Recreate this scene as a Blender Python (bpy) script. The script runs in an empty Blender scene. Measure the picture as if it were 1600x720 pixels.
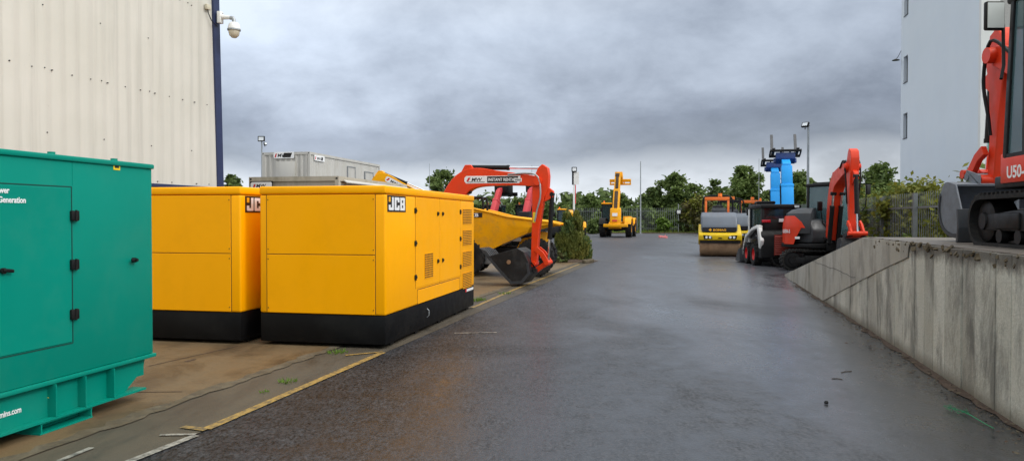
import bpy, bmesh, math, random
from mathutils import Vector, Matrix, Euler
random.seed(7)
R = math.radians
SC = bpy.context.scene
COL = SC.collection
# ------------------------------------------------------------------ camera
FPX, CAMH, HZ = 1150.0, 1.7, 341.0
PITCH = math.atan((360 - HZ) / FPX)
cam_d = bpy.data.cameras.new('camera'); cam = bpy.data.objects.new('camera', cam_d); COL.objects.link(cam)
cam_d.sensor_width = 36; cam_d.lens = 36 * FPX / 1600; cam_d.clip_end = 3000; cam_d.clip_start = .05
cam.location = (0, 0, CAMH); cam.rotation_euler = (math.pi / 2 - PITCH, 0, 0)
SC.camera = cam
def ray(px, py):
    u, v = (px - 800) / FPX, (360 - py) / FPX
    return Vector((u, math.cos(PITCH) + v * math.sin(PITCH), -math.sin(PITCH) + v * math.cos(PITCH)))
def G(px, py, z=0.0):
    d = ray(px, py); t = (z - CAMH) / d.z
    return Vector((d.x * t, d.y * t, z))
def P(px, py, Y):
    d = ray(px, py); t = Y / d.y
    return Vector((d.x * t, Y, CAMH + d.z * t))
# ------------------------------------------------------------------ materials
def newmat(name):
    m = bpy.data.materials.new(name); m.use_nodes = True
    nt = m.node_tree; b = nt.nodes['Principled BSDF']
    return m, nt, b
def N(nt, t, **kw):
    n = nt.nodes.new(t)
    for k, v in kw.items():
        if k in n.inputs.keys(): n.inputs[k].default_value = v
        else: setattr(n, k, v)
    return n
def L(nt, a, b): nt.links.new(a, b)
def noise(nt, vec, scale, detail=4, rough=.55, dist=0):
    n = N(nt, 'ShaderNodeTexNoise', Scale=scale, Detail=detail, Roughness=rough, Distortion=dist)
    L(nt, vec, n.inputs['Vector']); return n.outputs['Fac']
def ramp(nt, fac, stops):
    r = N(nt, 'ShaderNodeValToRGB'); e = r.color_ramp.elements
    e[0].position, e[1].position = stops[0][0], stops[-1][0]
    def c4(c): return (c, c, c, 1) if not hasattr(c, '__len__') else (*c, 1)
    e[0].color, e[1].color = c4(stops[0][1]), c4(stops[-1][1])
    for p, c in stops[1:-1]:
        x = e.new(p); x.color = c4(c)
    L(nt, fac, r.inputs['Fac']); return r.outputs['Color']
def mix(nt, fac, a, b, mode='MIX'):
    m = N(nt, 'ShaderNodeMix', data_type='RGBA', blend_type=mode)
    for sock, v in ((m.inputs[0], fac), (m.inputs[6], a), (m.inputs[7], b)):
        if isinstance(v, bpy.types.NodeSocket): L(nt, v, sock)
        elif hasattr(v, '__len__'): sock.default_value = (*v, 1)
        else: sock.default_value = v if sock == m.inputs[0] else (v, v, v, 1)
    return m.outputs[2]
def math_(nt, op, a, b=0.0, c=None):
    m = N(nt, 'ShaderNodeMath', operation=op)
    for i, v in enumerate((a, b) if c is None else (a, b, c)):
        if isinstance(v, bpy.types.NodeSocket): L(nt, v, m.inputs[i])
        else: m.inputs[i].default_value = v
    return m.outputs[0]
def coords(nt, kind='Object', scale=(1, 1, 1)):
    t = N(nt, 'ShaderNodeTexCoord'); mp = N(nt, 'ShaderNodeMapping'); mp.inputs['Scale'].default_value = scale
    L(nt, t.outputs[kind], mp.inputs['Vector']); return mp.outputs['Vector']
def bump(nt, b, h, strength=.3, dist=.02):
    n = N(nt, 'ShaderNodeBump', Strength=strength, Distance=dist); L(nt, h, n.inputs['Height']); L(nt, n.outputs['Normal'], b.inputs['Normal'])
def mat(name, col, rough=.5, metal=0.0, var=.12, scale=2.0, dirt=None, dirt_amt=.0, dscale=5.0, coat=0.0, bmp=0.0, bscale=40.0, stretch=(1, 1, 1), spec=.5):
    m, nt, b = newmat(name); v = coords(nt, 'Object', stretch)
    n1 = noise(nt, v, scale, 5)
    c = mix(nt, ramp(nt, n1, [(.3, 0.0), (.7, 1.0)]), tuple(x * (1 - var) for x in col), tuple(min(1, x * (1 + var)) for x in col))
    rr = ramp(nt, noise(nt, v, scale * 3, 3), [(.3, max(0.02, rough - .08)), (.7, min(1, rough + .1))])
    if dirt:
        d = ramp(nt, noise(nt, v, dscale, 7, .7), [(.48, 0.0), (.75, dirt_amt)])
        c = mix(nt, d, c, dirt)
        rr = mix(nt, d, rr, .85)
    L(nt, c, b.inputs['Base Color']); L(nt, rr, b.inputs['Roughness'])
    b.inputs['Metallic'].default_value = metal; b.inputs['Coat Weight'].default_value = coat; b.inputs['Coat Roughness'].default_value = .12
    b.inputs['Specular IOR Level'].default_value = spec
    if bmp: bump(nt, b, noise(nt, v, bscale, 4), bmp, .01)
    return m
def glass(name, col, alpha=.55, rough=.04):
    m, nt, b = newmat(name); v = coords(nt)
    d = ramp(nt, noise(nt, v, 3, 5), [(.35, rough), (.75, rough + .12)])
    L(nt, d, b.inputs['Roughness'])
    b.inputs['Base Color'].default_value = (*col, 1); b.inputs['Alpha'].default_value = alpha; b.inputs['Specular IOR Level'].default_value = .7
    return m
M = {}
M['gen_yellow'] = mat('gen_yellow_paint', (1.0, .415, .0), .40, var=.025, scale=.8, coat=.03, spec=.16, dirt=(.5, .2, .0), dirt_amt=.12, dscale=2)
M['yellow'] = mat('machine_yellow_paint', (.92, .41, .002), .4, var=.06, coat=.05, spec=.28, dirt=(.25, .16, .06), dirt_amt=.5, dscale=3)
M['roller_yellow'] = mat('roller_yellow_paint', (.70, .47, .01), .42, var=.05, coat=.0, spec=.25, dirt=(.3, .2, .08), dirt_amt=.3)
M['teal'] = mat('teal_paint', (.0, .232, .17), .5, var=.05, scale=.9, coat=.0, spec=.12, dirt=(.05, .26, .19), dirt_amt=.25, dscale=1.5)
M['red'] = mat('excavator_red_paint', (.78, .050, .006), .38, var=.06, coat=.06, spec=.28, dirt=(.35, .07, .03), dirt_amt=.3, dscale=3)
M['orange_red'] = mat('orange_red_paint', (.70, .042, .010), .38, var=.06, coat=.06, spec=.28, dirt=(.3, .08, .04), dirt_amt=.3)
M['pink_red'] = mat('faded_red_boom_paint', (.62, .05, .06), .5, var=.1, dirt=(.3, .08, .08), dirt_amt=.3)
M['orange'] = mat('orange_frame_paint', (.85, .17, .02), .42, var=.06)
M['blue'] = mat('blue_boom_paint', (.022, .34, .82), .42, var=.05, spec=.25, dirt=(.08, .25, .5), dirt_amt=.2)
M['darkblue'] = mat('dark_blue_paint', (.012, .045, .19), .45, var=.1)
M['trimblue'] = mat('navy_trim_paint', (.018, .028, .085), .5, var=.12, scale=4)
M['black'] = mat('black_paint', (.007, .007, .0075), .5, var=.2, dirt=(.03, .026, .022), dirt_amt=.4, dscale=3, spec=.25)
M['blackgloss'] = mat('black_base_paint', (.003, .003, .0035), .5, var=.2, dirt=(.02, .018, .015), dirt_amt=.35, dscale=2, spec=.2)
M['grey'] = mat('dark_grey_paint', (.040, .044, .05), .42, var=.1, spec=.3, dirt=(.07, .06, .05), dirt_amt=.4)
M['hoodgrey'] = mat('roller_hood_grey', (.11, .13, .16), .42, var=.08, dirt=(.14, .13, .12), dirt_amt=.35)
M['bucket'] = mat('bucket_grey_steel', (.15, .17, .20), .5, var=.15, dirt=(.1, .09, .075), dirt_amt=.45, dscale=6)
M['bucketblack'] = mat('bucket_black_steel', (.012, .013, .015), .42, var=.2, spec=.35, dirt=(.06, .055, .05), dirt_amt=.5, dscale=4)
M['rubber'] = mat('black_rubber', (.013, .013, .013), .75, spec=.25, var=.25, scale=4, dirt=(.06, .05, .04), dirt_amt=.5, bmp=.3)
M['chrome'] = mat('chrome_rod', (.75, .75, .76), .12, metal=1, var=.02)
M['steel'] = mat('galvanised_steel', (.36, .38, .39), .5, metal=.6, var=.12, scale=6)
M['darksteel'] = mat('grey_fork_steel', (.09, .09, .095), .5, metal=.3, var=.15, scale=5)
M['drum'] = mat('worn_steel_drum', (.40, .25, .145), .38, metal=.35, var=.15, scale=3, dirt=(.14, .05, .02), dirt_amt=.8, dscale=2.2)
M['white'] = mat('white_paint', (.78, .78, .76), .45, var=.04, dirt=(.45, .42, .36), dirt_amt=.3)
M['cream'] = mat('cream_plastic', (.55, .50, .38), .5, var=.06)
M['skidwhite'] = mat('skid_white_paint', (.70, .70, .68), .42, var=.04, dirt=(.4, .37, .33), dirt_amt=.3)
M['skidred'] = mat('dark_red_grille_paint', (.26, .028, .016), .5, var=.1)
M['wheelred'] = mat('red_wheel_paint', (.62, .012, .012), .42, var=.08)
M['amber'] = mat('amber_lens', (.9, .2, .01), .25, var=.05)
M['redlens'] = mat('red_lens', (.45, .01, .02), .2, var=.05)
M['clearlens'] = mat('clear_lamp_lens', (.75, .78, .8), .1, var=.03)
M['mirror'] = mat('mirror_back_glass', (.66, .69, .66), .2, var=.06)  # the sky's reflection is painted in as a pale base colour
M['decal_white'] = mat('decal_white_vinyl', (.82, .82, .82), .4, var=.03)
M['decal_black'] = mat('decal_black_vinyl', (.012, .010, .010), .4, var=.1)
M['decal_red'] = mat('decal_red_vinyl', (.6, .02, .025), .4, var=.05)
M['decal_yellow'] = mat('decal_yellow_vinyl', (.9, .42, .01), .4, var=.05)
M['seam'] = mat('panel_seam_dark', (.14, .05, .004), .7, var=.1)
M['tealseam'] = mat('teal_seam_dark', (.0, .045, .035), .7, var=.1)
M['ventdark'] = mat('vent_dark_recess', (.06, .022, .006), .8, var=.2)
M['glass'] = glass('cab_glass', (.02, .05, .058), .62)
M['glassdark'] = glass('cab_glass_dark', (.012, .018, .02), .85)
M['glassblue'] = glass('cab_glass_blue', (.09, .17, .19), .62, .05)
M['seat'] = mat('black_seat_vinyl', (.02, .02, .022), .6, var=.2)
M['hivis'] = mat('yellow_label', (.85, .6, .02), .5, var=.05)
M['cabin'] = mat('cabin_grey_paint', (.50, .485, .45), .55, var=.05, scale=1.2, dirt=(.30, .27, .20), dirt_amt=.45, dscale=2, stretch=(1, 1, .25))
M['cabinold'] = mat('weathered_cream_paint', (.46, .42, .34), .65, var=.07, scale=1.5, dirt=(.16, .14, .08), dirt_amt=.7, dscale=1.6, stretch=(1, 1, .3))
M['render_white'] = mat('white_render', (.74, .74, .72), .85, var=.03, scale=.5, dirt=(.6, .6, .56), dirt_amt=.3, bmp=.2, bscale=30)
M['render_blue'] = mat('pale_blue_grey_render', (.70, .75, .80), .85, var=.025, scale=.4, dirt=(.63, .70, .79), dirt_amt=.4, dscale=.5, bmp=.2, bscale=30)
M['pebble'] = mat('pebbledash', (.38, .37, .355), .9, var=.25, scale=30, bmp=.5, bscale=40)
M['roofgrey'] = mat('roof_sheet_grey', (.25, .26, .27), .6, var=.08)
M['fence'] = mat('weathered_fence_steel', (.17, .185, .185), .6, metal=.3, var=.15, scale=6)
M['pink'] = mat('faded_pink_barrier', (.65, .2, .2), .6, var=.1)
M['green'] = mat('green_twine', (.01, .22, .09), .6, var=.2)
M['bark'] = mat('tree_bark', (.09, .07, .05), .9, var=.3, scale=6, bmp=.4, bscale=20)
M['brownearth'] = mat('brown_soil', (.07, .045, .03), .95, var=.3, scale=8, bmp=.6, bscale=25)
def leafmat(name, c1, c2, c3):
    m, nt, b = newmat(name); v = coords(nt)
    n = noise(nt, v, 1.1, 3); n2 = noise(nt, v, 14, 2)
    c = ramp(nt, n, [(.3, c1), (.52, c2), (.72, c3)])
    c = mix(nt, ramp(nt, n2, [(.3, 0.0), (.7, .55)]), c, tuple(x * .55 for x in c2))
    L(nt, c, b.inputs['Base Color']); b.inputs['Roughness'].default_value = .62; b.inputs['Specular IOR Level'].default_value = .25
    tr = N(nt, 'ShaderNodeBsdfTranslucent'); L(nt, c, tr.inputs['Color'])
    ms = N(nt, 'ShaderNodeMixShader', Fac=.25); L(nt, b.outputs[0], ms.inputs[1]); L(nt, tr.outputs[0], ms.inputs[2])
    L(nt, ms.outputs[0], nt.nodes['Material Output'].inputs['Surface']); return m
M['leaf'] = leafmat('leaf_mid_green', (.085, .13, .03), (.155, .22, .055), (.23, .29, .085))
M['leafdark'] = leafmat('leaf_dark_green', (.058, .098, .03), (.11, .16, .045), (.17, .22, .06))
M['leafbright'] = leafmat('leaf_bright_green', (.09, .16, .02), (.14, .24, .03), (.20, .30, .04))
M['leafyellow'] = leafmat('leaf_yellow_green', (.10, .12, .02), (.20, .21, .03), (.30, .28, .04))
M['leafbrown'] = leafmat('leaf_olive_brown', (.06, .06, .02), (.11, .10, .035), (.17, .13, .05))
M['conifer'] = leafmat('conifer_green', (.085, .11, .025), (.18, .19, .04), (.29, .25, .055))
# asphalt
def asphalt():
    m, nt, b = newmat('wet_asphalt'); v = coords(nt)
    fine = noise(nt, v, 42, 2, .7); grain = noise(nt, coords(nt, 'Object', (1, .5, 1)), 24, 3, .75); g9 = noise(nt, coords(nt, 'Object', (1, .3, 1)), 11, 4, .75); mid = noise(nt, v, 3.2, 6, .70)
    big = noise(nt, coords(nt, 'Object', (1, .5, 1)), .5, 6, .62, .6)
    streak = noise(nt, coords(nt, 'Object', (1.5, .10, 1)), .8, 5, .6, .3)
    fg = math_(nt, 'MULTIPLY_ADD', fine, .38, math_(nt, 'MULTIPLY_ADD', grain, .42, math_(nt, 'MULTIPLY', g9, .20)))
    fr = ramp(nt, fg, [(.41, 0.0), (.60, 1.0)])
    c = mix(nt, fr, (.001, .0011, .0013), (.072, .074, .082))
    c = mix(nt, ramp(nt, mid, [(.38, 0.0), (.62, .75)]), c, (.55, .55, .57), 'MULTIPLY')
    wetm = math_(nt, 'MULTIPLY_ADD', big, .5, math_(nt, 'MULTIPLY_ADD', streak, .28, math_(nt, 'MULTIPLY', mid, .22)))
    wet = ramp(nt, wetm, [(.44, 0.0), (.56, 1.0)])
    c = mix(nt, wet, c, (.6, .62, .66), 'MULTIPLY')
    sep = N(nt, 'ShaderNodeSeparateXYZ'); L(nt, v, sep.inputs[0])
    # pale wet sheen of the far yard put into the base colour, ragged near edge
    far_sheen = ramp(nt, math_(nt, 'MULTIPLY', math_(nt, 'ADD', sep.outputs[1], math_(nt, 'MULTIPLY', math_(nt, 'SUBTRACT', big, .5), 22.0)), .03), [(.24, 0.0), (.52, 1.0)])
    c = mix(nt, far_sheen, c, mix(nt, 1.0, mix(nt, .35, c, (.055, .056, .06)), (2.1, 2.12, 2.2), 'MULTIPLY'))
    q = math_(nt, 'SUBTRACT', sep.outputs[0], math_(nt, 'MULTIPLY', sep.outputs[1], .25))   # distance right of the painted line, offset
    q = math_(nt, 'ADD', q, math_(nt, 'MULTIPLY', mid, 1.4)); q = math_(nt, 'ADD', q, math_(nt, 'MULTIPLY', big, 1.6))
    st = ramp(nt, math_(nt, 'MULTIPLY_ADD', q, .2, .58), [(.25, .85), (.66, 0.0)])
    c = mix(nt, math_(nt, 'MULTIPLY', st, .10), c, mix(nt, fr, (.008, .006, .004), (.085, .055, .034)))
    # damp margin along the foot of the concrete wall
    dw = math_(nt, 'SUBTRACT', sep.outputs[0], math_(nt, 'MULTIPLY_ADD', sep.outputs[1], .249, 2.66))
    dm_ = ramp(nt, math_(nt, 'ADD', dw, math_(nt, 'MULTIPLY', big, 1.6)), [(-.2, 0.0), (.45, 0.0), (.95, 1.0)])
    c = mix(nt, math_(nt, 'MULTIPLY', dm_, .65), c, (.40, .40, .43), 'MULTIPLY')
    L(nt, c, b.inputs['Base Color'])
    puddle = ramp(nt, wetm, [(.555, 0.0), (.60, 1.0)])
    r0 = ramp(nt, wetm, [(.40, .50), (.48, .34), (.55, .20), (.60, .06)])
    r = mix(nt, math_(nt, 'MULTIPLY', fr, math_(nt, 'SUBTRACT', .45, math_(nt, 'MULTIPLY', puddle, .45))), r0, .6)
    L(nt, r, b.inputs['Roughness']); b.inputs['Specular IOR Level'].default_value = .45
    # thin film of rain water lying over the stones, in long streaks
    film = ramp(nt, math_(nt, 'MULTIPLY_ADD', wetm, .8, math_(nt, 'MULTIPLY', mid, .2)), [(.38, .15), (.47, .7), (.54, 1.0)])
    film = math_(nt, 'MULTIPLY', film, math_(nt, 'SUBTRACT', 1.0, math_(nt, 'MULTIPLY', fr, .3)))
    film = math_(nt, 'MULTIPLY', film, math_(nt, 'SUBTRACT', 1.0, math_(nt, 'MULTIPLY', dm_, .8)))
    lft = ramp(nt, math_(nt, 'MULTIPLY_ADD', q, .1, .5), [(.32, .05), (.75, 1.0)]); film = math_(nt, 'MULTIPLY', film, lft)
    r = mix(nt, lft, mix(nt, .75, r, .62), r)
    L(nt, mix(nt, lft, .12, .45), b.inputs['Specular IOR Level'])
    L(nt, r, b.inputs['Roughness'])
    L(nt, film, b.inputs['Coat Weight']); b.inputs['Coat Roughness'].default_value = .26; b.inputs['Coat IOR'].default_value = 1.5
    flat = math_(nt, 'SUBTRACT', 1.0, math_(nt, 'MULTIPLY', puddle, .93))
    h = math_(nt, 'MULTIPLY', flat, math_(nt, 'ADD', fg, math_(nt, 'MULTIPLY', mid, .6)))
    bump(nt, b, h, .5, .02); return m
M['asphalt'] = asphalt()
def concrete(name, base, stain, dark, sc=1.0, stretch=(1, 1, 1), rough=.75, wetfac=0.0):
    m, nt, b = newmat(name); v = coords(nt, 'Object', stretch); v0 = coords(nt)
    fine = noise(nt, v0, 60, 4, .7); mid = noise(nt, v, 1.1 * sc, 7, .68, .4); big = noise(nt, v, .45 * sc, 5, .6)
    c = mix(nt, ramp(nt, fine, [(.3, 0.0), (.7, 1.0)]), tuple(x * .75 for x in base), tuple(x * 1.2 for x in base))
    c = mix(nt, ramp(nt, big, [(.35, 0.0), (.62, .85)]), c, stain)
    c = mix(nt, ramp(nt, mid, [(.46, 0.0), (.68, .8)]), c, dark)
    L(nt, c, b.inputs['Base Color'])
    L(nt, ramp(nt, mid, [(.35, rough), (.7, rough - wetfac)]), b.inputs['Roughness'])
    bump(nt, b, math_(nt, 'ADD', fine, math_(nt, 'MULTIPLY', mid, .5)), .45, .01); return m
M['apron'] = concrete('stained_concrete', (.145, .105, .058), (.145, .085, .030), (.045, .030, .017), 1.5, (1, .6, 1), .8, .35)
M['kerbstrip'] = concrete('dirty_channel_concrete', (.066, .057, .043), (.085, .066, .042), (.028, .024, .019), 2.0, (1, .3, 1), .8, .3)
M['rough_edge'] = concrete('exposed_stone_edge', (.135, .11, .072), (.085, .062, .032), (.04, .032, .022), 9.0, (1, 1, 1), .9)
def wallmat():
    m, nt, b = newmat('stained_board_concrete'); v = coords(nt, 'Object', (1.6, 1.6, .55)); v0 = coords(nt)
    sep = N(nt, 'ShaderNodeSeparateXYZ'); L(nt, v0, sep.inputs[0])
    fine = noise(nt, v0, 45, 4, .7); st = noise(nt, v, 1.7, 7, .7, .3); blot = noise(nt, v0, 1.3, 5, .6)
    c = mix(nt, ramp(nt, fine, [(.3, 0.0), (.7, 1.0)]), (.40, .395, .355), (.60, .59, .53))
    c = mix(nt, ramp(nt, blot, [(.40, 0.0), (.68, .5)]), c, (.44, .41, .33))
    c = mix(nt, ramp(nt, st, [(.47, 0.0), (.64, .8)]), c, (.135, .13, .115))
    gi = N(nt, 'ShaderNodeNewGeometry'); tint = ramp(nt, gi.outputs['Random Per Island'], [(0.0, (.72, .71, .69)), (.5, (.92, .92, .90)), (1.0, (1.1, 1.1, 1.08))])
    c = mix(nt, 1.0, c, tint, 'MULTIPLY')
    # water-darkened band under the top edge with ragged lower border
    tb = math_(nt, 'ADD', sep.outputs[2], math_(nt, 'MULTIPLY', noise(nt, v0, 5, 5, .7), .28))
    c = mix(nt, ramp(nt, math_(nt, 'MULTIPLY', tb, .5), [(.672, 0.0), (.725, .82)]), c, (.06, .05, .04))
    lo = math_(nt, 'ADD', sep.outputs[2], math_(nt, 'MULTIPLY', st, .3))
    c = mix(nt, ramp(nt, lo, [(.16, .7), (.3, 0.0)]), c, (.10, .085, .055))
    L(nt, c, b.inputs['Base Color']); b.inputs['Roughness'].default_value = .82
    bump(nt, b, math_(nt, 'ADD', fine, math_(nt, 'MULTIPLY', noise(nt, v0, 9, 5, .7), 1.6)), .5, .012); return m
M['wall'] = wallmat()
def claddingmat():
    m, nt, b = newmat('cream_cladding'); v = coords(nt, 'Object', (2.6, 1, .09)); v0 = coords(nt)
    c = mix(nt, ramp(nt, noise(nt, v0, .6, 4), [(.3, 0.0), (.7, 1.0)]), (.56, .54, .475), (.625, .60, .54))
    s = noise(nt, v, 1.3, 7, .7, .2)
    c = mix(nt, ramp(nt, s, [(.52, 0.0), (.76, .5)]), c, (.37, .355, .305))
    fl = noise(nt, v0, 9, 6, .75)
    c = mix(nt, ramp(nt, fl, [(.66, 0.0), (.74, .6)]), c, (.30, .28, .24))
    L(nt, c, b.inputs['Base Color']); b.inputs['Roughness'].default_value = .5; return m
M['cladding'] = claddingmat()
def linemat(name, c1, under):
    m, nt, b = newmat(name); v = coords(nt)
    w = noise(nt, v, 14, 6, .75)
    L(nt, mix(nt, ramp(nt, w, [(.42, 0.0), (.60, .95)]), c1, under), b.inputs['Base Color']); b.inputs['Roughness'].default_value = .6
    return m
M['line_yellow'] = linemat('worn_yellow_line', (.36, .225, .055), (.09, .07, .04))
M['line_white'] = linemat('worn_white_line', (.32, .30, .26), (.07, .064, .057))
def earthmat():
    m, nt, b = newmat('grassy_earth'); v = coords(nt)
    c = ramp(nt, noise(nt, v, .4, 6, .65), [(.3, (.05, .075, .018)), (.5, (.085, .11, .028)), (.7, (.12, .11, .05))])
    c = mix(nt, .5, c, ramp(nt, noise(nt, v, 9, 5, .7), [(.3, (.03, .05, .012)), (.7, (.13, .15, .045))]))
    L(nt, c, b.inputs['Base Color']); b.inputs['Roughness'].default_value = .9
    bump(nt, b, noise(nt, v, 14, 4), .8, .05); return m
M['earth'] = earthmat()
# ------------------------------------------------------------------ mesh builder
class MB:
    def __init__(s, m=None):
        s.bm = bmesh.new(); s.mats = []; s.cur = 0
        if m: s.use(m)
    def use(s, m):
        m = M[m] if isinstance(m, str) else m
        if m not in s.mats: s.mats.append(m)
        s.cur = s.mats.index(m); return s
    def _fin(s, verts, faces, bevel=0, seg=2, xf=None):
        for f in faces: f.material_index = s.cur
        if bevel:
            es = list({e for f in faces for e in f.edges})
            try:
                r = bmesh.ops.bevel(s.bm, geom=es, offset=bevel, segments=seg, affect='EDGES', profile=.5, clamp_overlap=True)
                for f in r['faces']: f.material_index = s.cur
                vs = {v for f in r['faces'] for v in f.verts} | {v for v in verts if v.is_valid}
            except Exception: vs = {v for v in verts if v.is_valid}
        else: vs = set(verts)
        if xf is not None:
            for v in vs: v.co = xf @ v.co
        return s
    def box(s, c, d, rot=None, bevel=0, seg=2):
        c = Vector(c); hx, hy, hz = d[0] / 2, d[1] / 2, d[2] / 2
        vs = [s.bm.verts.new((x, y, z)) for x in (-hx, hx) for y in (-hy, hy) for z in (-hz, hz)]
        q = [(0, 1, 3, 2), (4, 6, 7, 5), (0, 4, 5, 1), (2, 3, 7, 6), (0, 2, 6, 4), (1, 5, 7, 3)]
        fs = [s.bm.faces.new([vs[i] for i in f]) for f in q]
        T = Matrix.Translation(c) @ (Euler(rot).to_matrix().to_4x4() if rot else Matrix())
        return s._fin(vs, fs, bevel, seg, T)
    def b2(s, x0, x1, y0, y1, z0, z1, bevel=0, seg=2):
        return s.box(((x0 + x1) / 2, (y0 + y1) / 2, (z0 + z1) / 2), (abs(x1 - x0), abs(y1 - y0), abs(z1 - z0)), None, bevel, seg)
    def prism(s, pts, a0, a1, axis='y', bevel=0, seg=2, xf=None):
        def mk(p, a):
            return {'y': (p[0], a, p[1]), 'x': (a, p[0], p[1]), 'z': (p[0], p[1], a)}[axis]
        A = [s.bm.verts.new(mk(p, a0)) for p in pts]; B = [s.bm.verts.new(mk(p, a1)) for p in pts]
        n = len(pts); fs = [s.bm.faces.new(A), s.bm.faces.new(B[::-1])]
        for i in range(n): fs.append(s.bm.faces.new((A[i], B[i], B[(i + 1) % n], A[(i + 1) % n])))
        bmesh.ops.recalc_face_normals(s.bm, faces=fs)
        return s._fin(A + B, fs, bevel, seg, xf)
    def tube(s, path, r, n=8, caps=True):
        path = [Vector(p) for p in path]; rs = r if hasattr(r, '__len__') else [r] * len(path)
        rings = []; up = Vector((0, 0, 1)); prev = None
        for i, p in enumerate(path):
            t = (path[min(i + 1, len(path) - 1)] - path[max(i - 1, 0)]).normalized()
            if prev is None: u = t.orthogonal().normalized()
            else:
                u = prev - t * prev.dot(t)
                u = u.normalized() if u.length > 1e-5 else t.orthogonal().normalized()
            prev = u; w = t.cross(u)
            rings.append([s.bm.verts.new(p + (u * math.cos(2 * math.pi * k / n) + w * math.sin(2 * math.pi * k / n)) * rs[i]) for k in range(n)])
        fs = []
        for a, b in zip(rings, rings[1:]):
            for k in range(n): fs.append(s.bm.faces.new((a[k], a[(k + 1) % n], b[(k + 1) % n], b[k])))
        if caps: fs += [s.bm.faces.new(rings[0][::-1]), s.bm.faces.new(rings[-1])]
        for f in fs: f.material_index = s.cur
        return s
    def cyl(s, a, b, r0, r1=None, n=16): return s.tube([a, b], [r0, r0 if r1 is None else r1], n)
    def lathe(s, prof, o=(0, 0, 0), axis='z', n=24, a0=0, a1=2 * math.pi):
        full = abs(a1 - a0 - 2 * math.pi) < 1e-4; m = n if full else n + 1; o = Vector(o); rings = []
        for k in range(m):
            a = a0 + (a1 - a0) * k / n; ca, sa = math.cos(a), math.sin(a); row = []
            for r, h in prof:
                v = {'z': (r * ca, r * sa, h), 'y': (r * ca, h, r * sa), 'x': (h, r * ca, r * sa)}[axis]
                row.append(s.bm.verts.new(o + Vector(v)))
            rings.append(row)
        fs = []
        for k in range(n):
            a, b = rings[k], rings[(k + 1) % m]
            for i in range(len(prof) - 1):
                try: fs.append(s.bm.faces.new((a[i], b[i], b[i + 1], a[i + 1])))
                except ValueError: pass
        if not full: fs += [s.bm.faces.new(rings[0]), s.bm.faces.new(rings[-1][::-1])]
        bmesh.ops.remove_doubles(s.bm, verts=[v for r_ in rings for v in r_], dist=1e-5)
        fs = [f for f in fs if f.is_valid]
        bmesh.ops.recalc_face_normals(s.bm, faces=fs)
        for f in fs: f.material_index = s.cur
        return s
    def poly(s, pts):
        f = s.bm.faces.new([s.bm.verts.new(p) for p in pts]); f.material_index = s.cur; return s
    def xform(s, T):
        for v in s.bm.verts: v.co = T @ v.co
        return s
    def build(s, name, parent=None, smooth=32):
        me = bpy.data.meshes.new(name); s.bm.to_mesh(me); s.bm.free()
        for m in s.mats: me.materials.append(m)
        if smooth:
            me.polygons.foreach_set('use_smooth', [True] * len(me.polygons)); me.set_sharp_from_angle(angle=R(smooth))
        o = bpy.data.objects.new(name, me); COL.objects.link(o)
        if parent: o.parent = parent
        return o
def tag(o, label=None, cat=None, group=None, kind=None):
    if label: o['label'] = label
    if cat: o['category'] = cat
    if group: o['group'] = group
    if kind: o['kind'] = kind
    return o
def thing(name, label, cat, loc=(0, 0, 0), rz=0, group=None):
    o = bpy.data.objects.new(name, None); COL.objects.link(o); o.empty_display_size = .2
    o.location = loc; o.rotation_euler = (0, 0, rz); return tag(o, label, cat, group)
def copy_tree(o, parent=None):
    c = o.copy(); COL.objects.link(c)
    if parent: c.parent = parent
    for ch in [x for x in COL.objects if x.parent == o]: copy_tree(ch, c)
    return c
def frame(o, right, up):
    r = Vector(right).normalized(); u = Vector(up).normalized(); n = r.cross(u)
    return Matrix(((r.x, u.x, n.x, o[0]), (r.y, u.y, n.y, o[1]), (r.z, u.z, n.z, o[2]), (0, 0, 0, 1)))
def text_part(body, size, m, name, parent, T, ext=.002, bold=0.0, align='LEFT', sx=1.0, shear=0.0, label=None, spacing=1.0, fit=None):
    c = bpy.data.curves.new('txt', 'FONT'); c.body = body; c.size = size; c.extrude = ext; c.offset = bold; c.align_x = align; c.shear = shear; c.space_character = spacing
    c.resolution_u = 3
    o = bpy.data.objects.new('txt', c); COL.objects.link(o)
    bpy.context.view_layer.update()
    me = bpy.data.meshes.new_from_object(o.evaluated_get(bpy.context.evaluated_depsgraph_get()))
    bpy.data.objects.remove(o); bpy.data.curves.remove(c)
    if fit:
        xs = [v.co.x for v in me.vertices]; sx = fit / (max(xs) - min(xs)); me.transform(Matrix.Translation((-min(xs), 0, 0)))
    me.transform(T @ Matrix.Diagonal((sx, 1, 1, 1))); me.name = name
    me.materials.clear(); me.materials.append(M[m])
    ob = bpy.data.objects.new(name, me); COL.objects.link(ob); ob.parent = parent
    if label: ob['label'] = label
    return ob
ROADA = R(78.4)      # heading of the yard (VP near px 1035)
def rot2(a): return Matrix.Rotation(a, 4, 'Z')
def catmull(pts, k=5):
    out = []; n = len(pts)
    for i in range(n - 1):
        p0, p1, p2, p3 = pts[max(i - 1, 0)], pts[i], pts[i + 1], pts[min(i + 2, n - 1)]
        for j in range(k):
            t = j / k
            out.append(tuple(.5 * (2 * b + (c - a) * t + (2 * a - 5 * b + 4 * c - d) * t * t + (3 * b - a - 3 * c + d) * t ** 3) for a, b, c, d in zip(p0, p1, p2, p3)))
    out.append(tuple(pts[-1])); return out
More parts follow.
